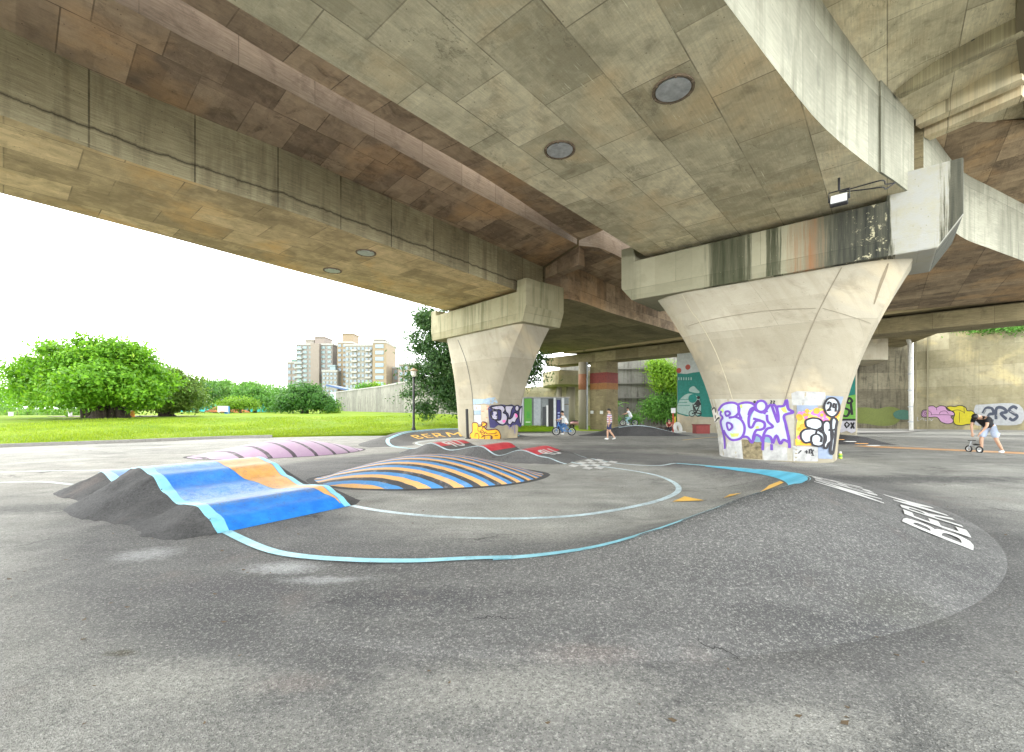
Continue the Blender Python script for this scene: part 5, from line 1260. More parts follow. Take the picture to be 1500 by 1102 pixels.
b=MB(); b.box(((a.x+c_.x)/2,(a.y+c_.y)/2,1.4),(d.length,.1,2.4),math.atan2(d.y,d.x)); b.build('sheet_panel',M['turq'],t)
src=None
for i in range(15):
    p=a.lerp(c_,i/14)
    if src is None: b=MB(); b.box((0,0,0),(.12,.14,2.7)); src=b.build('fence_post',M['greymetal']); o=src
    else: o=src.copy(); COL.objects.link(o)
    o.parent=t; o.location=(p.x-t.location.x,p.y-.12-t.location.y,1.45-t.location.z)
t=thing('basketball_hoop','basketball hoop with a white backboard on a blue post, out on the lawn','basketball hoop',D(326,615,60))
z0=gz(D(326,615,60).x,60); a=D(319,604.5,60); c_=D(334,596,60); cx=(a.x+c_.x)/2
b=MB(); b.box((cx,60,(a.z+c_.z)/2+.1),(c_.x-a.x,.06,(c_.z-a.z))); bb_=b.build('backboard',M['white'],t)
zc=(a.z+c_.z)/2
b=MB(); x0=cx-.3
for q in ((cx-.3,cx+.3,zc-.25,zc-.21),(cx-.3,cx+.3,zc+.15,zc+.19),(cx-.3,cx-.26,zc-.25,zc+.19),(cx+.26,cx+.3,zc-.25,zc+.19)): b.box(((q[0]+q[1])/2,59.96,(q[2]+q[3])/2),(q[1]-q[0],.01,q[3]-q[2]))
b.build('target_square',plain('pinkish red',(.5,.12,.12),.6),bb_)
b=MB(); b.ring((cx,59.7,a.z+.1),(0,0,1),.24,.02,16,5); b.build('rim',plain('orange rim',(.7,.2,.04),.5),t)
blp=plain('blue post paint',(.05,.2,.5),.5)
b=MB(); b.tube([(cx,60.9,z0-.1),(cx,60.9,a.z-.2),(cx,60.05,zc)],.09,8); b.box((cx,60.9,z0+.5),(.4,.5,1.1)); b.build('post',blp,t)
b=MB(); b.tube([(cx-.7,60.06,a.z+.1),(cx-.25,60.9,a.z-.8)],.04,6); b.tube([(cx+.7,60.06,a.z+.1),(cx+.25,60.9,a.z-.8)],.04,6); b.build('brace',M['white'],t)
# orange topped bollard by the banyan, small white marker posts
t=thing('marker_post','orange and white marker post at the right foot of the big tree','post',D(194,623,39)); p=D(194,624,39); z0=gz(p.x,p.y)
b=MB(); b.lathe((p.x,p.y,z0-.1),[(.17,0),(.17,.62),(.12,.64)],12); b.build('orange_base',plain('orange plastic',(.75,.28,.04),.5),t)
b=MB(); b.tube([(p.x,p.y,z0+.5),(p.x+.12,p.y,z0+1.15)],.055,8); b.build('white_pole',M['white'],t)
for px,py,w,lab in ((16,625,.28,'low white utility box at the far left edge of the lawn'),(103,618,.2,'small white marker stone on the lawn crest beside the hedge')):
    p=D(px,py,43); z0=gz(p.x,p.y); t=thing('utility_box',lab,'box',(p.x,p.y,z0)); b=MB(); b.box((p.x,p.y,z0+.2),(w,.3,.4)); bevel(b.build('body',M['white'],t),.05); b=MB(); b.box((p.x,p.y,z0+.42),(w+.05,.35,.04)); b.build('lid',M['kerb'],t)
# park lamp post
p=G(606,631,.05); z0=.05; t=thing('street_lamp','slim black park lamp post with a glass lantern in front of the dark tree','lamp post',(p.x,p.y,z0)); zl=HC+(HY-552)*p.y/F
b=MB(); b.lathe((p.x,p.y,z0-.1),[(.15,0),(.15,.25),(.085,.35),(.075,zl-z0+.1)],12); b.build('pole',M['blackmetal'],t,smooth=True)
b=MB(); b.lathe((p.x,p.y,zl),[(.1,0),(.17,.1),(.2,.38),(.16,.4)],10); b.build('lantern',plain('lantern glass',(.62,.6,.52),.25),t)
b=MB(); b.lathe((p.x,p.y,zl+.4),[(.3,0),(.3,.04),(.12,.14),(.02,.2)],12); b.build('cap',plain('bronze lamp cap',(.3,.2,.1),.5),t)
# kerb stones and small furniture beyond the pillars
src=None
for i in range(6):
    p=D(932+i*11,622,38.5-i*.3)
    if src is None:
        b=MB(); b.box((0,0,0),(.62,.5,.42)); src=bevel(b.build('kerb_stone',plain('dark stone',(.09,.075,.06),.9)),.05); o=src
    else: o=src.copy(); COL.objects.link(o)
    o.location=(p.x,p.y,-.42+.21); o.rotation_euler.z=rad(3*i)
    tag(o,'dark stone block in the row edging the planting below the vines','stone block','row of dark stone blocks')
b=MB(); a=D(925,624,38); c_=D(1000,626.5,36.5); d=c_-a; b.box(((a.x+c_.x)/2,(a.y+c_.y)/2,-.42),(d.length+1,.35,.2),math.atan2(d.y,d.x)); tag(b.build('white_kerb',M['white']),kind='structure')
b=MB(); ga=[D(845,629,44),D(935,629,44)]; b.add([(ga[0].x,40.5,-.52),(ga[1].x,39.5,-.5),(ga[1].x,55,-.6),(ga[0].x-6,55,-.6)],[(0,1,2,3)]); tag(b.build('planting_strip',M['lawn']),kind='structure')
t=thing('sign_post','small white sign on a red and yellow post beside the mural wall','sign',D(986,625,36)); p=D(986,625,36)
b=MB(); b.tube([(p.x,p.y,-.5),(p.x,p.y,1.5)],.05,8); b.build('post',plain('red post',(.5,.08,.05),.6),t); b=MB(); b.box((p.x,p.y-.05,1.4),(.36,.03,.42)); b.build('sign_plate',M['white'],t)
b=MB(); b.tube([(p.x+.12,p.y-.1,-.5),(p.x+.12,p.y-.1,.9)],.05,8); b.build('yellow_tube',plain('yellow tube',(.7,.5,.05),.6),t)
t=thing('concrete_ring','white painted concrete ring standing at the end of the white kerb','ring',D(993,625,35)); p=D(993,625,35); b=MB(); b.ring((p.x,p.y,-.02),(.6,-.8,.2),.38,.14,20,8); b.build('ring_body',M['white'],t,smooth=True); b=MB(); b.lathe((p.x,p.y,-.5),[(.3,0),(.22,.14)],10); b.build('foot',M['kerb'],t)
t=thing('planter','dark red planter box at the right foot of the mural wall','planter',D(1027,625,32)); p=D(1027,627,32); b=MB(); b.box((p.x,p.y,.0),(1.0,.7,.75)); bevel(b.build('box',plain('dark red paint',(.2,.025,.02),.6),t),.03); b=MB(); b.box((p.x,p.y,.39),(1.08,.78,.06)); b.build('rim',plain('darker red paint',(.14,.02,.018),.6),t)
# yellow green paint can by the large pillar
p=G(1231,672); t=thing('paint_can','small yellow green spray can standing beside the large pillar','can',p); cm_=plain('yellow green plastic',(.45,.55,.05),.4)
b=MB(); b.lathe(p,[(.045,0),(.05,.01),(.05,.15),(.035,.17)],14); b.build('body',cm_,t,smooth=False); b=MB(); b.lathe(p+Vector((0,0,.17)),[(.036,0),(.036,.05),(.015,.055)],12); b.build('cap',M['white'],t); b=MB(); b.lathe(p+Vector((0,0,.06)),[(.0515,0),(.0515,.05)],14); b.build('label_band',plain('green label',(.1,.3,.04),.5),t)
# ---------- vegetation
def crown(name, blobs, nleaf, ls, mat, parent, seed, sig=.32, shell=.55, clumps=170, droop=.25, aspect=2.2):
    g=np.random.default_rng(seed); B=np.array(blobs,float); vol=B[:,3]*B[:,4]*B[:,5]; w=vol**.75; w/=w.sum()
    bi=g.choice(len(B),clumps,p=w); d=g.normal(size=(clumps,3)); d/=np.linalg.norm(d,axis=1)[:,None]
    rr=(shell+(1-shell)*g.random(clumps))[:,None]; cc=B[bi,:3]+d*rr*B[bi,3:]*g.uniform(.85,1.12,(clumps,1))
    csz=g.uniform(.55,1.5,clumps)
    ci=g.integers(0,clumps,nleaf); off=g.normal(size=(nleaf,3))*sig*csz[ci][:,None]*np.array([1.25,1.25,.7])
    P=cc[ci]+off; out=d[ci]*.7+g.normal(size=(nleaf,3))*.55+np.array([0,0,.45]); out/=np.linalg.norm(out,axis=1)[:,None]
    a=np.cross(out,g.normal(size=(nleaf,3))); a/=np.linalg.norm(a,axis=1)[:,None]; a[:,2]-=droop; a/=np.linalg.norm(a,axis=1)[:,None]
    bb=np.cross(out,a); bb/=np.linalg.norm(bb,axis=1)[:,None]
    s=(ls*g.uniform(.6,1.35,nleaf))[:,None]; wd=s/aspect
    V=np.stack([P-a*s*.5,P+bb*wd*.5+out*s*.06,P+a*s*.5,P-bb*wd*.5+out*s*.06],1).reshape(-1,3)
    og=np.array(ORG[parent.name]) if parent is not None else np.zeros(3); V=V-og
    me=bpy.data.meshes.new(name); me.vertices.add(len(V)); me.vertices.foreach_set('co',V.ravel().astype(np.float32))
    me.loops.add(nleaf*4); me.loops.foreach_set('vertex_index',np.arange(nleaf*4,dtype=np.int32)); me.polygons.add(nleaf); me.polygons.foreach_set('loop_start',np.arange(0,nleaf*4,4,dtype=np.int32))
    me.materials.append(mat); me.update(calc_edges=True); me.validate()
    o=bpy.data.objects.new(name,me); COL.objects.link(o); o.parent=parent; return o, cc
bark=plain('grey brown bark',(.10,.075,.055),.95,var=.4,scale=7); barkd=plain('dark bark',(.055,.042,.032),.95,var=.4,scale=7)
def limbs(b,base,targets,r0,rng,split=.45):
    for tg in targets:
        m=base.lerp(tg,split)+Vector((rng.uniform(-.3,.3),rng.uniform(-.3,.3),rng.uniform(.1,.5)))
        b.tube(resample([base,m,tg],7),[lerp(r0,r0*.22,i/6) for i in range(7)],6)
def tree(label, px, pyb, Y, blobs, nleaf, ls, lm, tr=.22, seed=1, name='tree', z0=None, fork=1.6, group=None, tm=None, clumps=170, sig=.32, trunks=1, shell=.55, aspect=2.2, cat='tree'):
    p=D(px,pyb,Y); z=gz(p.x,p.y) if z0 is None else z0
    t=thing(name,label,cat,(p.x,p.y,z),group=group); rng=random.Random(seed)
    bl=[]
    for (bx,by,rx,ry,rz,dy) in blobs:
        c=D(bx,by,Y+dy); s=(Y+dy)/F; bl.append((c.x,c.y,c.z,rx*s,ry*s if ry else rx*s,rz*s))
    o,cc=crown('crown',bl,nleaf,ls,lm,t,seed,sig=sig,clumps=clumps,shell=shell,aspect=aspect)
    b=MB(); base=Vector((p.x,p.y,z-.15)); 
    for k in range(trunks):
        off=Vector((rng.uniform(-1,1)*tr*2.2,rng.uniform(-1,1)*tr*2.2,0)) if trunks>1 else Vector((0,0,0))
        f=base+off*.5+Vector((rng.uniform(-.15,.15),0,fork))
        b.tube(resample([base+off,base+off*.7+Vector((.05,0,fork*.5)),f],6),[tr*1.6,tr*1.15,tr,tr*.95,tr*.9,tr*.85],9)
        tg=[Vector(cc[rng.randrange(len(cc))]) for _ in range(7)]
        limbs(b,f,tg,tr*.6,rng)
    b.build('trunk',tm or bark,t,smooth=True)
    return t
lb=leafmat('bright banyan leaves',(.06,.18,.01),(.18,.40,.02),(.36,.5,.04),.4)
lo=leafmat('olive tired leaves',(.06,.13,.02),(.17,.28,.045),(.3,.34,.08),.32)
ld=leafmat('deep green leaves',(.02,.085,.015),(.07,.2,.025),(.16,.3,.05),.28)
lm_=leafmat('mid green leaves',(.04,.14,.02),(.12,.3,.04),(.22,.4,.07),.32)
lp=leafmat('pale feathery leaves',(.06,.16,.03),(.14,.3,.05),(.25,.38,.1),.35)
lg=leafmat('glossy dark leaves',(.016,.055,.016),(.065,.15,.035),(.24,.33,.14),.25)
ly=leafmat('lime leaves',(.09,.22,.01),(.2,.36,.02),(.3,.42,.05),.35)
# big banyan with its row of aerial roots
tb=tree('big spreading bright green banyan with many thick dark trunks, left on the lawn',150,622,36,[(62,555,42,40,34,0),(95,532,42,45,36,-1),(140,524,45,50,34,-1),(182,530,42,50,36,0),(215,558,32,40,30,1),(85,580,50,45,20,-1),(150,565,55,50,28,-2),(195,584,36,40,17,0),(40,572,24,30,26,1),(120,580,40,40,18,-2)],52000,.30,lb,tr=.42,seed=21,name='banyan_tree',trunks=4,clumps=300,sig=.42,fork=1.9,tm=barkd,shell=.45)
b=MB(); r_=random.Random(8)
for i in range(9):
    q=D(124+i*7.5+r_.uniform(-2,2),622,36+r_.uniform(-.6,1.2)); z=gz(q.x,q.y)-.1; b.tube([q.xy.to_3d()+Vector((0,0,z)),q.xy.to_3d()+Vector((r_.uniform(-.2,.2),0,z+1.1)),q.xy.to_3d()+Vector((r_.uniform(-.6,.6),0,z+2.6))],[r_.uniform(.2,.36),.17,.13],8)
b.build('aerial_root',barkd,tb,smooth=True)
tree('olive brown leaved tree leaning out right of the big banyan',232,618,42,[(228,562,38,40,30,0),(253,568,32,34,28,0),(268,556,16,16,20,0),(278,586,18,20,18,0),(242,590,42,30,15,0),(200,586,30,30,16,0)],28000,.26,lo,tr=.34,seed=5,trunks=3,clumps=210,fork=1.4,tm=barkd,name='banyan_tree')
# hedge at the far left
t=thing('hedge','long light green hedge at the left edge behind the lawn path','hedge',D(60,615,50)); bl=[]
for i in range(9): c=D(-70+i*24,609,50); bl.append((c.x,c.y,1.05,1.6,1.2,1.0))
crown('foliage',bl,12000,.16,lp,t,9,sig=.3,clumps=200)
b=MB()
for i in range(14): c=D(-66+i*15,612,50); b.tube([(c.x,c.y,.2),(c.x+.1,c.y,1.2)],.05,6)
b.build('stem',bark,t)
# mid park trees
park='park trees in front of the turquoise fence'
tree('dark green tree just right of the olive banyan',288,612,72,[(285,576,22,20,18,0),(300,582,18,18,15,0),(274,588,14,14,12,0)],7000,.36,ld,tr=.22,seed=31,group=park,clumps=110,sig=.5)
tree('tall feathery pale tree rising above the pavilion',312,612,82,[(314,563,24,22,9,0),(326,572,20,20,9,0),(302,574,18,18,9,0),(322,583,18,16,8,0)],8000,.36,lp,tr=.25,seed=32,group=park,clumps=120,sig=.6,shell=.3,fork=3)
tree('low flat topped lime green tree behind the basketball hoop',352,611,70,[(350,591,22,20,7,0),(335,594,14,14,5,0),(365,594,14,14,5,0)],6000,.3,ly,tr=.16,seed=33,group=park,clumps=110,sig=.4)
tree('wide tree with a leaning dark trunk before the turquoise fence',373,611,76,[(374,580,26,22,13,0),(390,586,20,18,10,0),(360,573,15,14,9,0)],7500,.36,lm_,tr=.3,seed=34,group=park,clumps=130,sig=.5,tm=barkd)
tree('thin crowned feathery tree behind the wide leaning tree',365,611,90,[(364,566,20,18,7,0),(377,572,16,16,7,0),(350,576,13,13,8,0)],5000,.4,lp,tr=.2,seed=35,group=park,clumps=80,sig=.6,shell=.3,fork=4)
tree('round dense dark green tree standing before the far grey wall',447,612,64,[(447,583,34,30,18,0),(425,589,22,22,13,0),(468,590,22,22,12,0),(447,570,20,20,7,0),(480,594,14,14,8,0),(412,596,12,14,8,0)],17000,.32,ld,tr=.3,seed=36,clumps=260,sig=.42,trunks=3,tm=barkd)
tree('dense mid green tree closing the gap between the fence trees',340,611,98,[(285,568,26,20,14,0),(335,572,28,20,15,0),(385,575,26,20,14,0),(408,583,20,18,13,0)],11000,.45,lm_,tr=.3,seed=41,group=None,clumps=150,sig=.7,fork=2)
tree('bluish palm like tree left of the round dark tree',412,612,84,[(412,582,16,16,18,0),(402,592,14,14,12,0),(424,577,12,12,12,0),(395,600,12,12,8,0)],6000,.4,lm_,tr=.2,seed=37,clumps=90,sig=.55)
tree('yellowish young tree at the right flank of the round dark tree',484,611,70,[(484,598,11,11,9,0),(490,604,9,9,5,0)],2500,.28,ly,tr=.08,seed=38,clumps=60,sig=.35,fork=.8)
for i,(px,py,w,lab) in enumerate(((533,572,9,'rounded green tree top showing over the far grey wall'),(551,571,12,'lime green tree top showing over the far grey wall'))):
    tree(lab,px,600,112,[(px,py-3,w,w,6,0),(px+w*.6,py,w*.7,w*.7,5,0),(px,py+12,w*.8,w,12,0)],3500,.5,(lm_,ly)[i],tr=.2,seed=50+i,clumps=60,sig=.6,z0=0,fork=3)
for i,(px,Y) in enumerate(((-30,95),(15,120),(-90,80))):
    tree(('blue green tree at the far left edge of the photo','distant pale green tree behind the hedge at the left edge','tall tree behind the hedge beyond the left edge')[i],px,610,Y,[(px,575,22,20,24,0),(px+14,590,18,18,14,0),(px-14,590,18,18,14,0)],4500,.5,lm_ if i!=1 else lp,tr=.25,seed=60+i,clumps=90,sig=.7,fork=3)
# dark glossy tree beside the smaller pillar
tree('tall dark glossy leaved tree behind the smaller pillar',722,626,36,[(655,500,32,34,46,0),(640,545,34,34,36,-.5),(665,570,36,34,34,0),(632,465,26,24,18,0),(616,505,20,18,24,0),(612,575,20,18,24,-.5),(608,540,14,16,18,0),(690,560,36,40,55,1),(735,545,36,36,40,1.5),(770,535,28,30,34,2),(625,600,18,18,10,-.5)],46000,.29,lg,tr=.35,seed=71,clumps=560,sig=.35,fork=2.4,tm=barkd,z0=0,aspect=2.8,name='tree')
# vines on the bright wall, bushes, banana plant
t=thing('climbing_plant','bright green climbing plant hanging down the sunlit wall left of the mural','plant',D(972,620,55)); bl=[]
for (x,y,rx,rz) in ((962,536,10,8),(972,545,14,12),(985,560,12,18),(965,560,8,16),(978,585,18,16),(955,600,16,14),(975,608,22,10),(990,600,10,20),(1000,560,8,30)):
    c=D(x,y,54.5); bl.append((c.x,c.y,c.z,rx*55/F,.8,rz*55/F))
crown('foliage',bl[:4]+bl[8:],9000,.28,ly,t,81,sig=.4,clumps=150); crown('lower_foliage',bl[4:8],9000,.24,lm_,t,82,sig=.4,clumps=140)
b=MB()
for i in range(8): x=958+i*5; b.tube([D(x,622,54.8),D(x+3,580,55.2),D(x-2,545,55.4)],[.08,.06,.03],6)
b.build('stem',bark,t)
t=thing('climbing_plant','sparse green creeper along the top of the tall right retaining wall','plant',D(1440,478,41)); bl=[]
for i in range(6): c=D(1395+i*22,479,43.6-i*1.0); bl.append((c.x,c.y-.2,c.z,1.0,.5,.45))
crown('foliage',bl,2600,.22,lm_,t,83,sig=.3,clumps=60); b=MB(); b.tube([D(1395,477,43.6),D(1505,474,38.8)],.04,5); b.build('stem',bark,t)
p=D(902,623,45); t=thing('banana_plant','banana plant with broad arching leaves in front of the sunlit wall','plant',(p.x,p.y,-.6))
b=MB(); b.tube([(p.x,p.y,-.7),(p.x+.05,p.y,.6),(p.x,p.y,1.7)],[.17,.13,.1],10); b.build('trunk',plain('banana stem',(.2,.22,.08),.7),t,smooth=True)
br=random.Random(6)
for i in range(11):
    an=i*.571+br.uniform(-.2,.2); L=br.uniform(1.5,2.4); el=br.uniform(.5,1.25); b=MB(); rows=[]
    for k in range(9):
        s=k/8; r=L*s*math.cos(el)*1.0; z=1.6+L*s*math.sin(el)-1.3*s*s*L*.45; wv=.30*math.sin(math.pi*min(1,s*.9+.1))**.7*(1 if s<1 else .1)
        c=Vector((p.x+r*math.cos(an),p.y+r*math.sin(an),z)); sd=Vector((-math.sin(an),math.cos(an),0)); rows.append([c-sd*wv+Vector((0,0,.06)),c,c+sd*wv+Vector((0,0,.06))])
    b.grid(rows); b.build('leaf',leafmat('banana leaf %d'%i,(.07,.2,.03),(.16,.34,.06),None,.4) if i<2 else bpy.data.materials['banana leaf %d'%(i%2)],t,smooth=True)
for px,Y,lab in ((893,47,'low leafy shrub beside the banded column'),(925,48,'low shrub between the banana plant and the vines')):
    tree(lab,px,624,Y,[(px,613,9,9,6,0),(px+5,617,8,8,4,0)],1500,.2,lm_,tr=.04,seed=int(px),clumps=40,sig=.22,z0=-.6,fork=.4,name='shrub',cat='shrub')
# ---------- people and bicycles
def skin(name, pts, edges, radii, mat, parent, sub=2, root=0):
    me=bpy.data.meshes.new(name); me.from_pydata([tuple(p) for p in pts],edges,[]); o=bpy.data.objects.new(name,me); COL.objects.link(o)
    m=o.modifiers.new('s','SKIN'); m.use_smooth_shade=True
    for i,v in enumerate(me.skin_vertices[0].data):
        r=radii[i]; v.radius=r if hasattr(r,'__len__') else (r,r); v.use_root=(i==root)
    m2=o.modifiers.new('u','SUBSURF'); m2.levels=sub; m2.render_levels=sub
    dg=bpy.context.evaluated_depsgraph_get(); nm=bpy.data.meshes.new_from_object(o.evaluated_get(dg)); 
    bpy.data.objects.remove(o); bpy.data.meshes.remove(me); nm.name=name
    nm.materials.clear(); nm.materials.append(mat)
    for p in nm.polygons: p.use_smooth=True
    q=bpy.data.objects.new(name,nm); COL.objects.link(q); q.parent=parent; return q
skinm=plain('skin',(.50,.30,.20),.55,var=.06); hairm=plain('black hair',(.012,.01,.009),.45); eye=plain('dark eye',(.02,.015,.012),.3); lip=plain('lip',(.38,.15,.12),.5)
def person(label, loc, rotz, J, mats, s=1.0, group=None, shirt_long=False):
    """J: joints facing +Y, metres for a 1.7 m adult; s scales. mats: shirt, bottoms, shoes"""
    t=thing('person',label,'person',loc,rotz,group); ORG[t.name]=Vector((0,0,0))
    J={k:Vector(v)*s for k,v in J.items()}
    hd=J['head']; up=(hd-J['neck']).normalized(); fw=J.get('look',Vector((0,1,0))*s).normalized(); rt=fw.cross(up).normalized(); fw=up.cross(rt).normalized()
    H=lambda x,y,z: hd+(rt*x+fw*y+up*z)*s
    pts=[J['pelvis'],J['waist'],J['chest'],J['neck'],H(0,0,-.06),H(0,.012,.0),H(0,-.002,.075)]; ed=[(0,1),(1,2),(2,3),(3,4),(4,5),(5,6)]
    rr=[(.135,.11),(.12,.095),(.135,.10),(.055,.055),(.06,.065),(.074,.092),(.066,.08)]
    hips={}
    for sd in ('r','l'):
        sg=1 if sd=='r' else -1
        i=len(pts); sh,el,wr,hn=J['sho_'+sd],J['elb_'+sd],J['wri_'+sd],J['han_'+sd]
        pts+=[sh,sh.lerp(el,.5),el,el.lerp(wr,.45),wr,wr.lerp(hn,.55)]; ed+=[(2,i),(i,i+1),(i+1,i+2),(i+2,i+3),(i+3,i+4),(i+4,i+5)]; rr+=[.06,.05,.042,.038,.028,(.036,.022)]
        # fingers and thumb
        ax=(hn-wr).normalized(); sdv=ax.cross(Vector((0,0,1)) if abs(ax.z)<.9 else Vector((0,1,0))).normalized(); pn=ax.cross(sdv)
        pal=wr.lerp(hn,.55)
        for f,(o_,L) in enumerate(((-.027,.072),(-.009,.084),(.009,.079),(.027,.062))):
            k=len(pts); b0=pal+sdv*o_*s+ax*.03*s; pts+=[b0,b0+ax*L*.5*s+pn*.008*s,b0+ax*L*.9*s+pn*.03*s]; ed+=[(i+5,k),(k,k+1),(k+1,k+2)]; rr+=[.0105,.0095,.008]
        k=len(pts); b0=pal+sdv*(-.032)*s-ax*.01*s; pts+=[b0,b0-sdv*.02*s+ax*.03*s+pn*.012*s,b0-sdv*.026*s+ax*.055*s+pn*.016*s]; ed+=[(i+5,k),(k,k+1),(k+1,k+2)]; rr+=[.012,.011,.009]
        i=len(pts); hp,kn,an,to=J['hip_'+sd],J['kne_'+sd],J['ank_'+sd],J['toe_'+sd]
        pts+=[hp,hp.lerp(kn,.5),kn,kn.lerp(an,.35),an,an.lerp(to,.6)]; ed+=[(0,i),(i,i+1),(i+1,i+2),(i+2,i+3),(i+3,i+4),(i+4,i+5)]; rr+=[.09,.078,.058,.056,.036,.035]
    rr=[tuple(x*s for x in (r if hasattr(r,'__len__') else (r,r))) for r in rr]
    body=skin('body',pts,ed,rr,skinm,t,2)
    # face
    b=MB()
    b.tube([H(0,.083,.02),H(0,.106,-.012),H(0,.095,-.024)],[.009*s,.016*s,.013*s],8); b.build('nose',skinm,t,smooth=True)
    for x in (-.03,.03):
        b=MB(); b.ball(H(x,.083,.018),.0115*s,8,6); b.build('eye',eye,t,smooth=True)
        b=MB(); b.tube([H(x-.018,.085,.04),H(x,.09,.045),H(x+.018,.085,.04)],.004*s,5); b.build('eyebrow',hairm,t)
        sgx=1 if x>0 else -1; b=MB(); b.ball(H(sgx*.079,-.005,.0),(.016*s,.022*s,.032*s),8,6); b.build('ear',skinm,t,smooth=True)
    b=MB(); b.tube([H(-.022,.082,-.048),H(0,.09,-.05),H(.022,.082,-.048)],.006*s,6); b.build('mouth',lip,t,smooth=True)
    # hair: a cap over crown and back of the head
    b=MB(); V=[];Fc=[]; n,m=16,8
    for i in range(m+1):
        for k in range(n):
            th=2*math.pi*k/n; lim=1.25+.75*(.5-.5*math.cos(th)) ; ph=lim*i/m     # longer at the back
            x=math.sin(ph)*math.sin(th); y=math.sin(ph)*math.cos(th); z=math.cos(ph)
            jit=1+.05*math.sin(5*th+i*1.3)
            V.append(H(x*.088*jit,y*.108*jit-.004,.03+z*.115*jit))
    for i in range(m):
        for k in range(n): Fc.append((i*n+k,(i+1)*n+k,(i+1)*n+(k+1)%n,i*n+(k+1)%n))
    b.add(V,Fc); b.build('hair',hairm,t,smooth=True)
    # shirt
    P=[J['pelvis'].lerp(J['waist'],.12),J['waist'],J['chest'],J['chest'].lerp(J['neck'],.62)]; E=[(0,1),(1,2),(2,3)]; Rr=[(.165,.14),(.165,.145),(.18,.15),(.08,.07)]
    for sd in ('r','l'):
        i=len(P); fr=.62 if not shirt_long else 1.0
        P+=[J['sho_'+sd],J['sho_'+sd].lerp(J['elb_'+sd],.35),J['sho_'+sd].lerp(J['elb_'+sd],fr)]; E+=[(2,i),(i,i+1),(i+1,i+2)]; Rr+=[.078,.073,.07]
    skin('shirt',P,E,[tuple(x*s for x in (r if hasattr(r,'__len__') else (r,r))) for r in Rr],mats[0],t,2,1)
    P=[J['pelvis'].lerp(J['waist'],.45),J['pelvis']]; E=[(0,1)]; Rr=[(.15,.125),(.16,.135)]
    fr=mats[3] if len(mats)>3 else .95
    for sd in ('r','l'):
        hp,kn,an=J['hip_'+sd],J['kne_'+sd],J['ank_'+sd]; i=len(P)
        if fr<=1: P+=[hp,hp.lerp(kn,.5),hp.lerp(kn,fr)]; Rr+=[.125,.112,.104]; E+=[(1,i),(i,i+1),(i+1,i+2)]
        else: P+=[hp,hp.lerp(kn,.5),kn,kn.lerp(an,.5),kn.lerp(an,.92)]; Rr+=[.105,.092,.075,.066,.06]; E+=[(1,i),(i,i+1),(i+1,i+2),(i+2,i+3),(i+3,i+4)]
    skin('shorts' if fr<=1 else 'trousers',P,E,[tuple(x*s for x in (r if hasattr(r,'__len__') else (r,r))) for r in Rr],mats[1],t,2,1)
    for sd in ('r','l'):
        an,to=J['ank_'+sd],J['toe_'+sd]; d=(to-an); d.z=0
        d=d.normalized() if d.length>1e-4 else Vector((0,1,0)); q=(to-an).normalized()
        heel=an-d*.05*s+(q-d*q.dot(d))*.06*s
        P=[heel+Vector((0,0,-.02*s)),an.lerp(to,.3)+Vector((0,0,-.012*s)),to.lerp(an,.25),to+d*.02*s]; skin('shoe',P,[(0,1),(1,2),(2,3)],[(.043*s,.05*s),(.045*s,.052*s),(.048*s,.036*s),(.036*s,.024*s)],mats[2],t,2,1)
    return t
def striped(name,base,cols,period,off=0):
    n=NT(name); s=n.sep(n.n('ShaderNodeTexCoord').outputs['Object']); f=n.math('FRACT',n.math('DIVIDE',n.math('ADD',s[2],off),period)); st=[];a=0
    for w,c in cols: st.append((a,c)); a+=w
    return n.done(n.ramp(f,st,'CONSTANT'),.8)
cloth=lambda n_,c: plain(n_,c,.9,var=.15,scale=12)
# man bending forward
JM=dict(pelvis=(0,0,.92),waist=(0,.15,1.07),chest=(0,.37,1.22),neck=(0,.53,1.29),head=(0,.66,1.27),look=(0,.55,-.8),
 sho_r=(.19,.42,1.22),elb_r=(.24,.46,.94),wri_r=(.17,.54,.71),han_r=(.15,.58,.61),sho_l=(-.19,.42,1.22),elb_l=(-.22,.52,.94),wri_l=(-.1,.6,.72),han_l=(-.05,.64,.62),
 hip_r=(.11,-.02,.88),kne_r=(.15,.12,.47),ank_r=(.16,.10,.08),toe_r=(.18,.28,.03),hip_l=(-.11,-.03,.88),kne_l=(-.17,-.03,.47),ank_l=(-.22,-.26,.08),toe_l=(-.22,-.10,.03))
pm=G(1449,663); person('man in black T-shirt, pale blue shorts and white shoes, bending forward on the orange line',pm,rad(104),JM,(cloth('black tee',(.012,.012,.014)),cloth('pale denim',(.40,.46,.58)),M['white'],.92),1.02)
pmh=G(1433,663)
t=thing('balance_bike','small white and dark balance bike held by the bending man','bike',(pmh.x,pmh.y+.1,0))
c=Vector((pmh.x,pmh.y+.12,0)); k_=.78
for dy in (-.22,.28): b=MB(); b.ring(c+Vector((.05*dy,dy,.13))*k_,(1,0,0),.105,.024,18,6); w_=b.build('wheel',M['black'],t); b=MB(); b.ring(c+Vector((.05*dy,dy,.13))*k_,(1,0,0),.07,.015,14,5); b.build('rim',M['white'],w_)
b=MB(); b.tube([c+Vector((0,-.22,.13))*k_,c+Vector((0,.0,.28))*k_,c+Vector((0,.2,.34))*k_,c+Vector((0,.28,.13))*k_],.022,8); b.tube([c+Vector((0,.2,.34))*k_,c+Vector((0,.16,.52))*k_],.02,8); b.build('frame',M['greymetal'],t)
b=MB(); b.tube([c+Vector((-.17,.13,.53))*k_,c+Vector((.17,.13,.53))*k_],.016,8); b.build('handlebar',M['black'],t); b=MB(); b.ball(c+Vector((0,-.08,.36))*k_,(.06,.12,.035),10,6); b.build('saddle',M['black'],t)
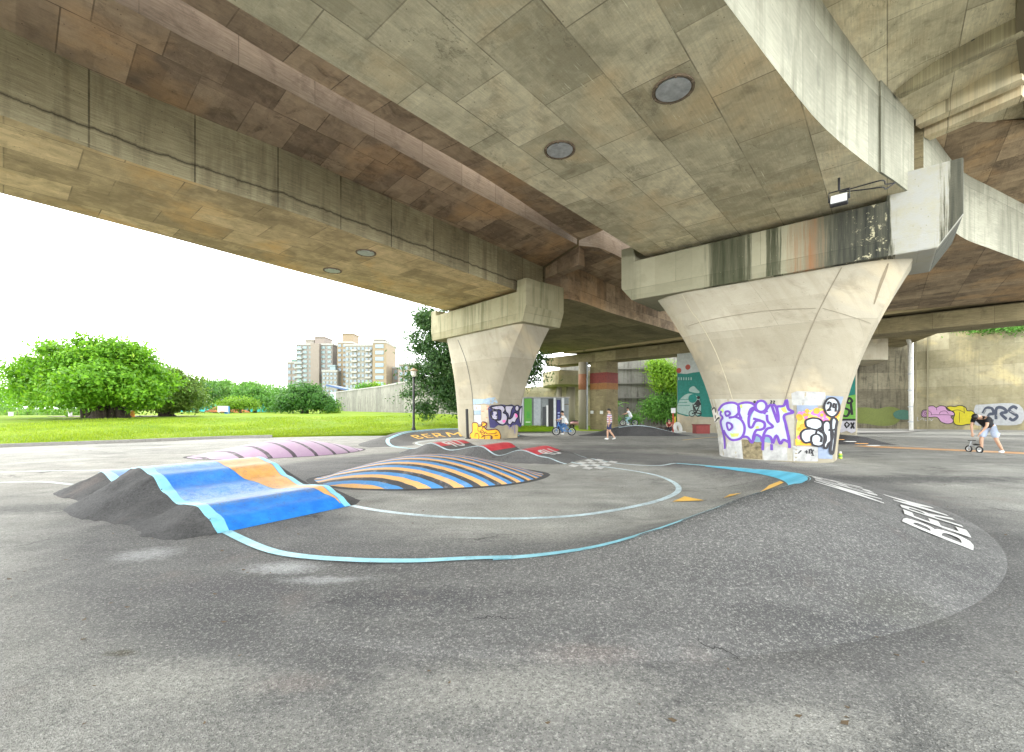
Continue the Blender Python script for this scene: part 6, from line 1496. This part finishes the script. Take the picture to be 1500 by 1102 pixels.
# walking boy
JW=dict(pelvis=(0,0,.9),waist=(0,.0,1.08),chest=(0,.02,1.26),neck=(0,.01,1.42),head=(0,.03,1.56),look=(0,1,-.1),
 sho_r=(.18,.01,1.36),elb_r=(.22,.04,1.1),wri_r=(.21,.16,.9),han_r=(.2,.2,.8),sho_l=(-.18,.01,1.36),elb_l=(-.23,-.06,1.1),wri_l=(-.23,-.03,.87),han_l=(-.22,.0,.77),
 hip_r=(.09,0,.87),kne_r=(.1,.14,.47),ank_r=(.1,.14,.08),toe_r=(.11,.31,.03),hip_l=(-.09,0,.87),kne_l=(-.1,-.05,.47),ank_l=(-.1,-.3,.16),toe_l=(-.1,-.18,.04))
pw=G(893,644.5); stee=striped('striped tee',None,[(.28,(.55,.5,.62)),(.16,(.10,.08,.16)),(.28,(.62,.55,.55)),(.28,(.45,.2,.28))],.2)
person('boy walking in a striped T-shirt, navy shorts and white shoes between the two pillars',pw,rad(62),JW,(stee,cloth('navy shorts',(.03,.035,.09)),M['white'],.85),.93)
# children on bikes (facing local +Y)
def child_on_bike(label, loc, rotz, blabel, shirt, trousers, frame, s, wheel=.2, group=None):
    JB=dict(pelvis=(0,-.12,.70),waist=(0,-.08,.86),chest=(0,.03,1.04),neck=(0,.09,1.2),head=(0,.13,1.34),look=(0,1,-.12),
     sho_r=(.17,.07,1.14),elb_r=(.22,.24,.98),wri_r=(.2,.42,.93),han_r=(.19,.51,.93),sho_l=(-.17,.07,1.14),elb_l=(-.22,.24,.98),wri_l=(-.2,.42,.93),han_l=(-.19,.51,.93),
     hip_r=(.1,-.1,.68),kne_r=(.12,.28,.62),ank_r=(.12,.2,.27),toe_r=(.12,.35,.22),hip_l=(-.1,-.1,.68),kne_l=(-.12,.24,.46),ank_l=(-.12,.08,.15),toe_l=(-.12,.23,.10))
    person(label,loc,rotz,JB,(shirt,trousers,M['white'],1.5),s)
    t=thing('bicycle',blabel,'bicycle',loc,rotz); ORG[t.name]=Vector((0,0,0)); k=s
    for y in (-.42,.50):
        b=MB(); b.ring(Vector((0,y,.25))*k,(1,0,0),.215*k,.035*k,22,6); w_=b.build('wheel',M['black'],t); b=MB(); b.ring(Vector((0,y,.25))*k,(1,0,0),.165*k,.016*k,20,5)
        for q in range(8): b.tube([Vector((0,y,.25))*k,Vector((0,y+.165*math.cos(q*.785),.25+.165*math.sin(q*.785)))*k],.006*k,4)
        b.build('rim',M['white'],w_)
    V=lambda *p: Vector(p)*k
    b=MB(); b.tube([V(0,-.42,.25),V(0,0,.27),V(0,.36,.62)],.024*k,8); b.tube([V(0,-.12,.6),V(0,0,.27)],.024*k,8); b.tube([V(0,-.42,.25),V(0,-.1,.52),V(0,.37,.6)],.022*k,8); b.tube([V(0,.50,.25),V(0,.34,.78)],.024*k,8); b.build('frame',frame,t)
    b=MB(); b.tube([V(-.23,.50,.9),V(-.1,.36,.9),V(0,.33,.8),V(.1,.36,.9),V(.23,.50,.9)],.018*k,8); b.build('handlebar',M['blackmetal'],t)
    b=MB(); b.ball(V(0,-.14,.62),(.07*k,.13*k,.04*k),10,6); b.build('saddle',M['black'],t)
    b=MB(); b.ring(V(.03,0,.27),(1,0,0),.07*k,.012*k,14,5); b.tube([V(.05,0,.27),V(.05,.12,.2),V(.14,.12,.2)],.012*k,6); b.tube([V(-.05,0,.27),V(-.05,-.0,.12),V(-.14,.08,.1)],.012*k,6); b.build('crank',M['greymetal'],t)
pk=G(827,638.2); child_on_bike('child in a white shirt and blue jeans riding a small blue bicycle to the left',pk,rad(86),'small blue bicycle ridden past the smaller pillar',cloth('white shirt',(.68,.7,.7)),cloth('blue jeans',(.05,.12,.25)),plain('blue bike paint',(.05,.2,.5),.35),.98)
pk=D(922,630,26.9); child_on_bike('child in a white shirt and pale trousers riding over the dark far roller',(pk.x,pk.y,.60+g0(pk.x,pk.y)),rad(78),'dark balance bike with white rims on top of the far roller',cloth('white top',(.66,.68,.72)),cloth('pale teal trousers',(.25,.40,.42)),plain('dark bike paint',(.03,.06,.06),.4),.78)
# parked scooter under the ramp far behind
p=D(846,618,46); t=thing('scooter','parked pink and black scooter beyond the grass strip under the ramp','scooter',(p.x,p.y,-.55)); Vs=lambda x,y,z: Vector((p.x+x,p.y+y,z-.55))
for x in (-.6,.62): b=MB(); b.ring(Vs(x,0,.26),(0,1,0),.2,.07,18,6); b.build('wheel',M['black'],t)
pk_=plain('pale pink scooter paint',(.6,.32,.36),.35)
b=MB(); b.tube([Vs(-.75,0,.55),Vs(-.4,0,.6),Vs(.1,0,.55),Vs(.35,0,.38)],[.1,.19,.17,.1],10); b.tube([Vs(.3,0,.33),Vs(.55,0,.5),Vs(.5,0,.95)],[.09,.14,.1],10); b.build('body',pk_,t,smooth=True)
b=MB(); b.ball(Vs(-.3,0,.8),(.38,.13,.07),12,6); b.build('seat',M['black'],t,smooth=True); b=MB(); b.tube([Vs(.46,-.32,1.03),Vs(.5,0,.98),Vs(.46,.32,1.03)],.025,6); b.build('handlebar',M['blackmetal'],t); b=MB(); b.ball(Vs(.56,0,.9),(.08,.1,.1),10,6); b.build('headlight',M['white'],t,smooth=True)
# person sitting on the kerb far behind
JS=dict(pelvis=(0,0,.42),waist=(0,0,.58),chest=(0,.08,.78),neck=(0,.13,.93),head=(0,.17,1.06),look=(0,1,-.2),
 sho_r=(.17,.11,.87),elb_r=(.2,.25,.66),wri_r=(.12,.42,.58),han_r=(.08,.48,.55),sho_l=(-.17,.11,.87),elb_l=(-.2,.25,.66),wri_l=(-.12,.42,.58),han_l=(-.08,.48,.55),
 hip_r=(.1,.02,.42),kne_r=(.12,.42,.5),ank_r=(.12,.46,.08),toe_r=(.13,.62,.03),hip_l=(-.1,.02,.42),kne_l=(-.12,.42,.5),ank_l=(-.12,.46,.08),toe_l=(-.13,.62,.03))
p=D(981,622,37); person('person in a dark red top sitting on the kerb beside the small white sign',(p.x,p.y,-.5),rad(150),JS,(cloth('dark red top',(.28,.04,.04)),cloth('dark trousers',(.04,.04,.05)),M['white'],1.5),1.0)
# ---------- camera, light, sky
cam=bpy.data.cameras.new('camera'); co=bpy.data.objects.new('camera',cam); COL.objects.link(co)
co.location=(0,0,HC); co.rotation_euler=(rad(90),0,0); cam.sensor_width=36; cam.lens=36*F/1500; cam.shift_y=(HY-551)/1500; cam.clip_start=.05; cam.clip_end=5000
scene.camera=co
EL,AZ=52.0,-62.0       # sun elevation; azimuth from straight ahead, negative to the left
sl=bpy.data.lights.new('sun','SUN'); so=bpy.data.objects.new('sun',sl); COL.objects.link(so)
sl.energy=.55; sl.angle=rad(25); sl.color=(1,.96,.88)
sd=Vector((math.sin(rad(AZ))*math.cos(rad(EL)),math.cos(rad(AZ))*math.cos(rad(EL)),math.sin(rad(EL))))
so.rotation_euler=(-sd).to_track_quat('-Z','Y').to_euler(); so.location=(0,0,40)
w=bpy.data.worlds.new('World'); scene.world=w; w.use_nodes=True; nt=w.node_tree; nt.nodes.clear()
o=nt.nodes.new('ShaderNodeOutputWorld'); bg=nt.nodes.new('ShaderNodeBackground'); nt.links.new(bg.outputs[0],o.inputs[0]); bg.inputs[1].default_value=.15
sk=nt.nodes.new('ShaderNodeTexSky'); sk.sky_type='NISHITA'; sk.sun_disc=False; sk.sun_elevation=rad(EL); sk.sun_rotation=rad(AZ); sk.air_density=1.0; sk.dust_density=6.0; sk.ozone_density=1.0
# thin bright overcast: cloud layer mixed over the clear sky
tc=nt.nodes.new('ShaderNodeTexCoord'); nz=nt.nodes.new('ShaderNodeTexNoise'); nz.inputs['Scale'].default_value=2.2; nz.inputs['Detail'].default_value=6; nt.links.new(tc.outputs['Generated'],nz.inputs['Vector'])
rp=nt.nodes.new('ShaderNodeValToRGB'); rp.color_ramp.elements[0].position=.3; rp.color_ramp.elements[0].color=(.72,.72,.72,1); rp.color_ramp.elements[1].position=.7; rp.color_ramp.elements[1].color=(.95,.95,.95,1); nt.links.new(nz.outputs[0],rp.inputs[0])
mx=nt.nodes.new('ShaderNodeMix'); mx.data_type='RGBA'; nt.links.new(rp.outputs[0],mx.inputs['Factor']); nt.links.new(sk.outputs[0],mx.inputs[6]); mx.inputs[7].default_value=(12.5,12.8,12.8,1); 
sp_=nt.nodes.new('ShaderNodeSeparateXYZ'); nt.links.new(tc.outputs['Generated'],sp_.inputs[0])
gr_=nt.nodes.new('ShaderNodeValToRGB'); e=gr_.color_ramp.elements; e[0].position=.0; e[0].color=(1,1,1,1); e[1].position=.75; e[1].color=(.155,.16,.165,1); nt.links.new(sp_.outputs[2],gr_.inputs[0])
ml_=nt.nodes.new('ShaderNodeMix'); ml_.data_type='RGBA'; ml_.blend_type='MULTIPLY'; ml_.inputs['Factor'].default_value=1; nt.links.new(mx.outputs[2],ml_.inputs[6]); nt.links.new(gr_.outputs[0],ml_.inputs[7])
nt.links.new(ml_.outputs[2],bg.inputs[0])
vs=scene.view_settings; vs.view_transform='Standard'; vs.look='None'; vs.gamma=1; vs.use_curve_mapping=False; vs.exposure=2.65
scene.cycles.max_bounces=14; scene.cycles.diffuse_bounces=9
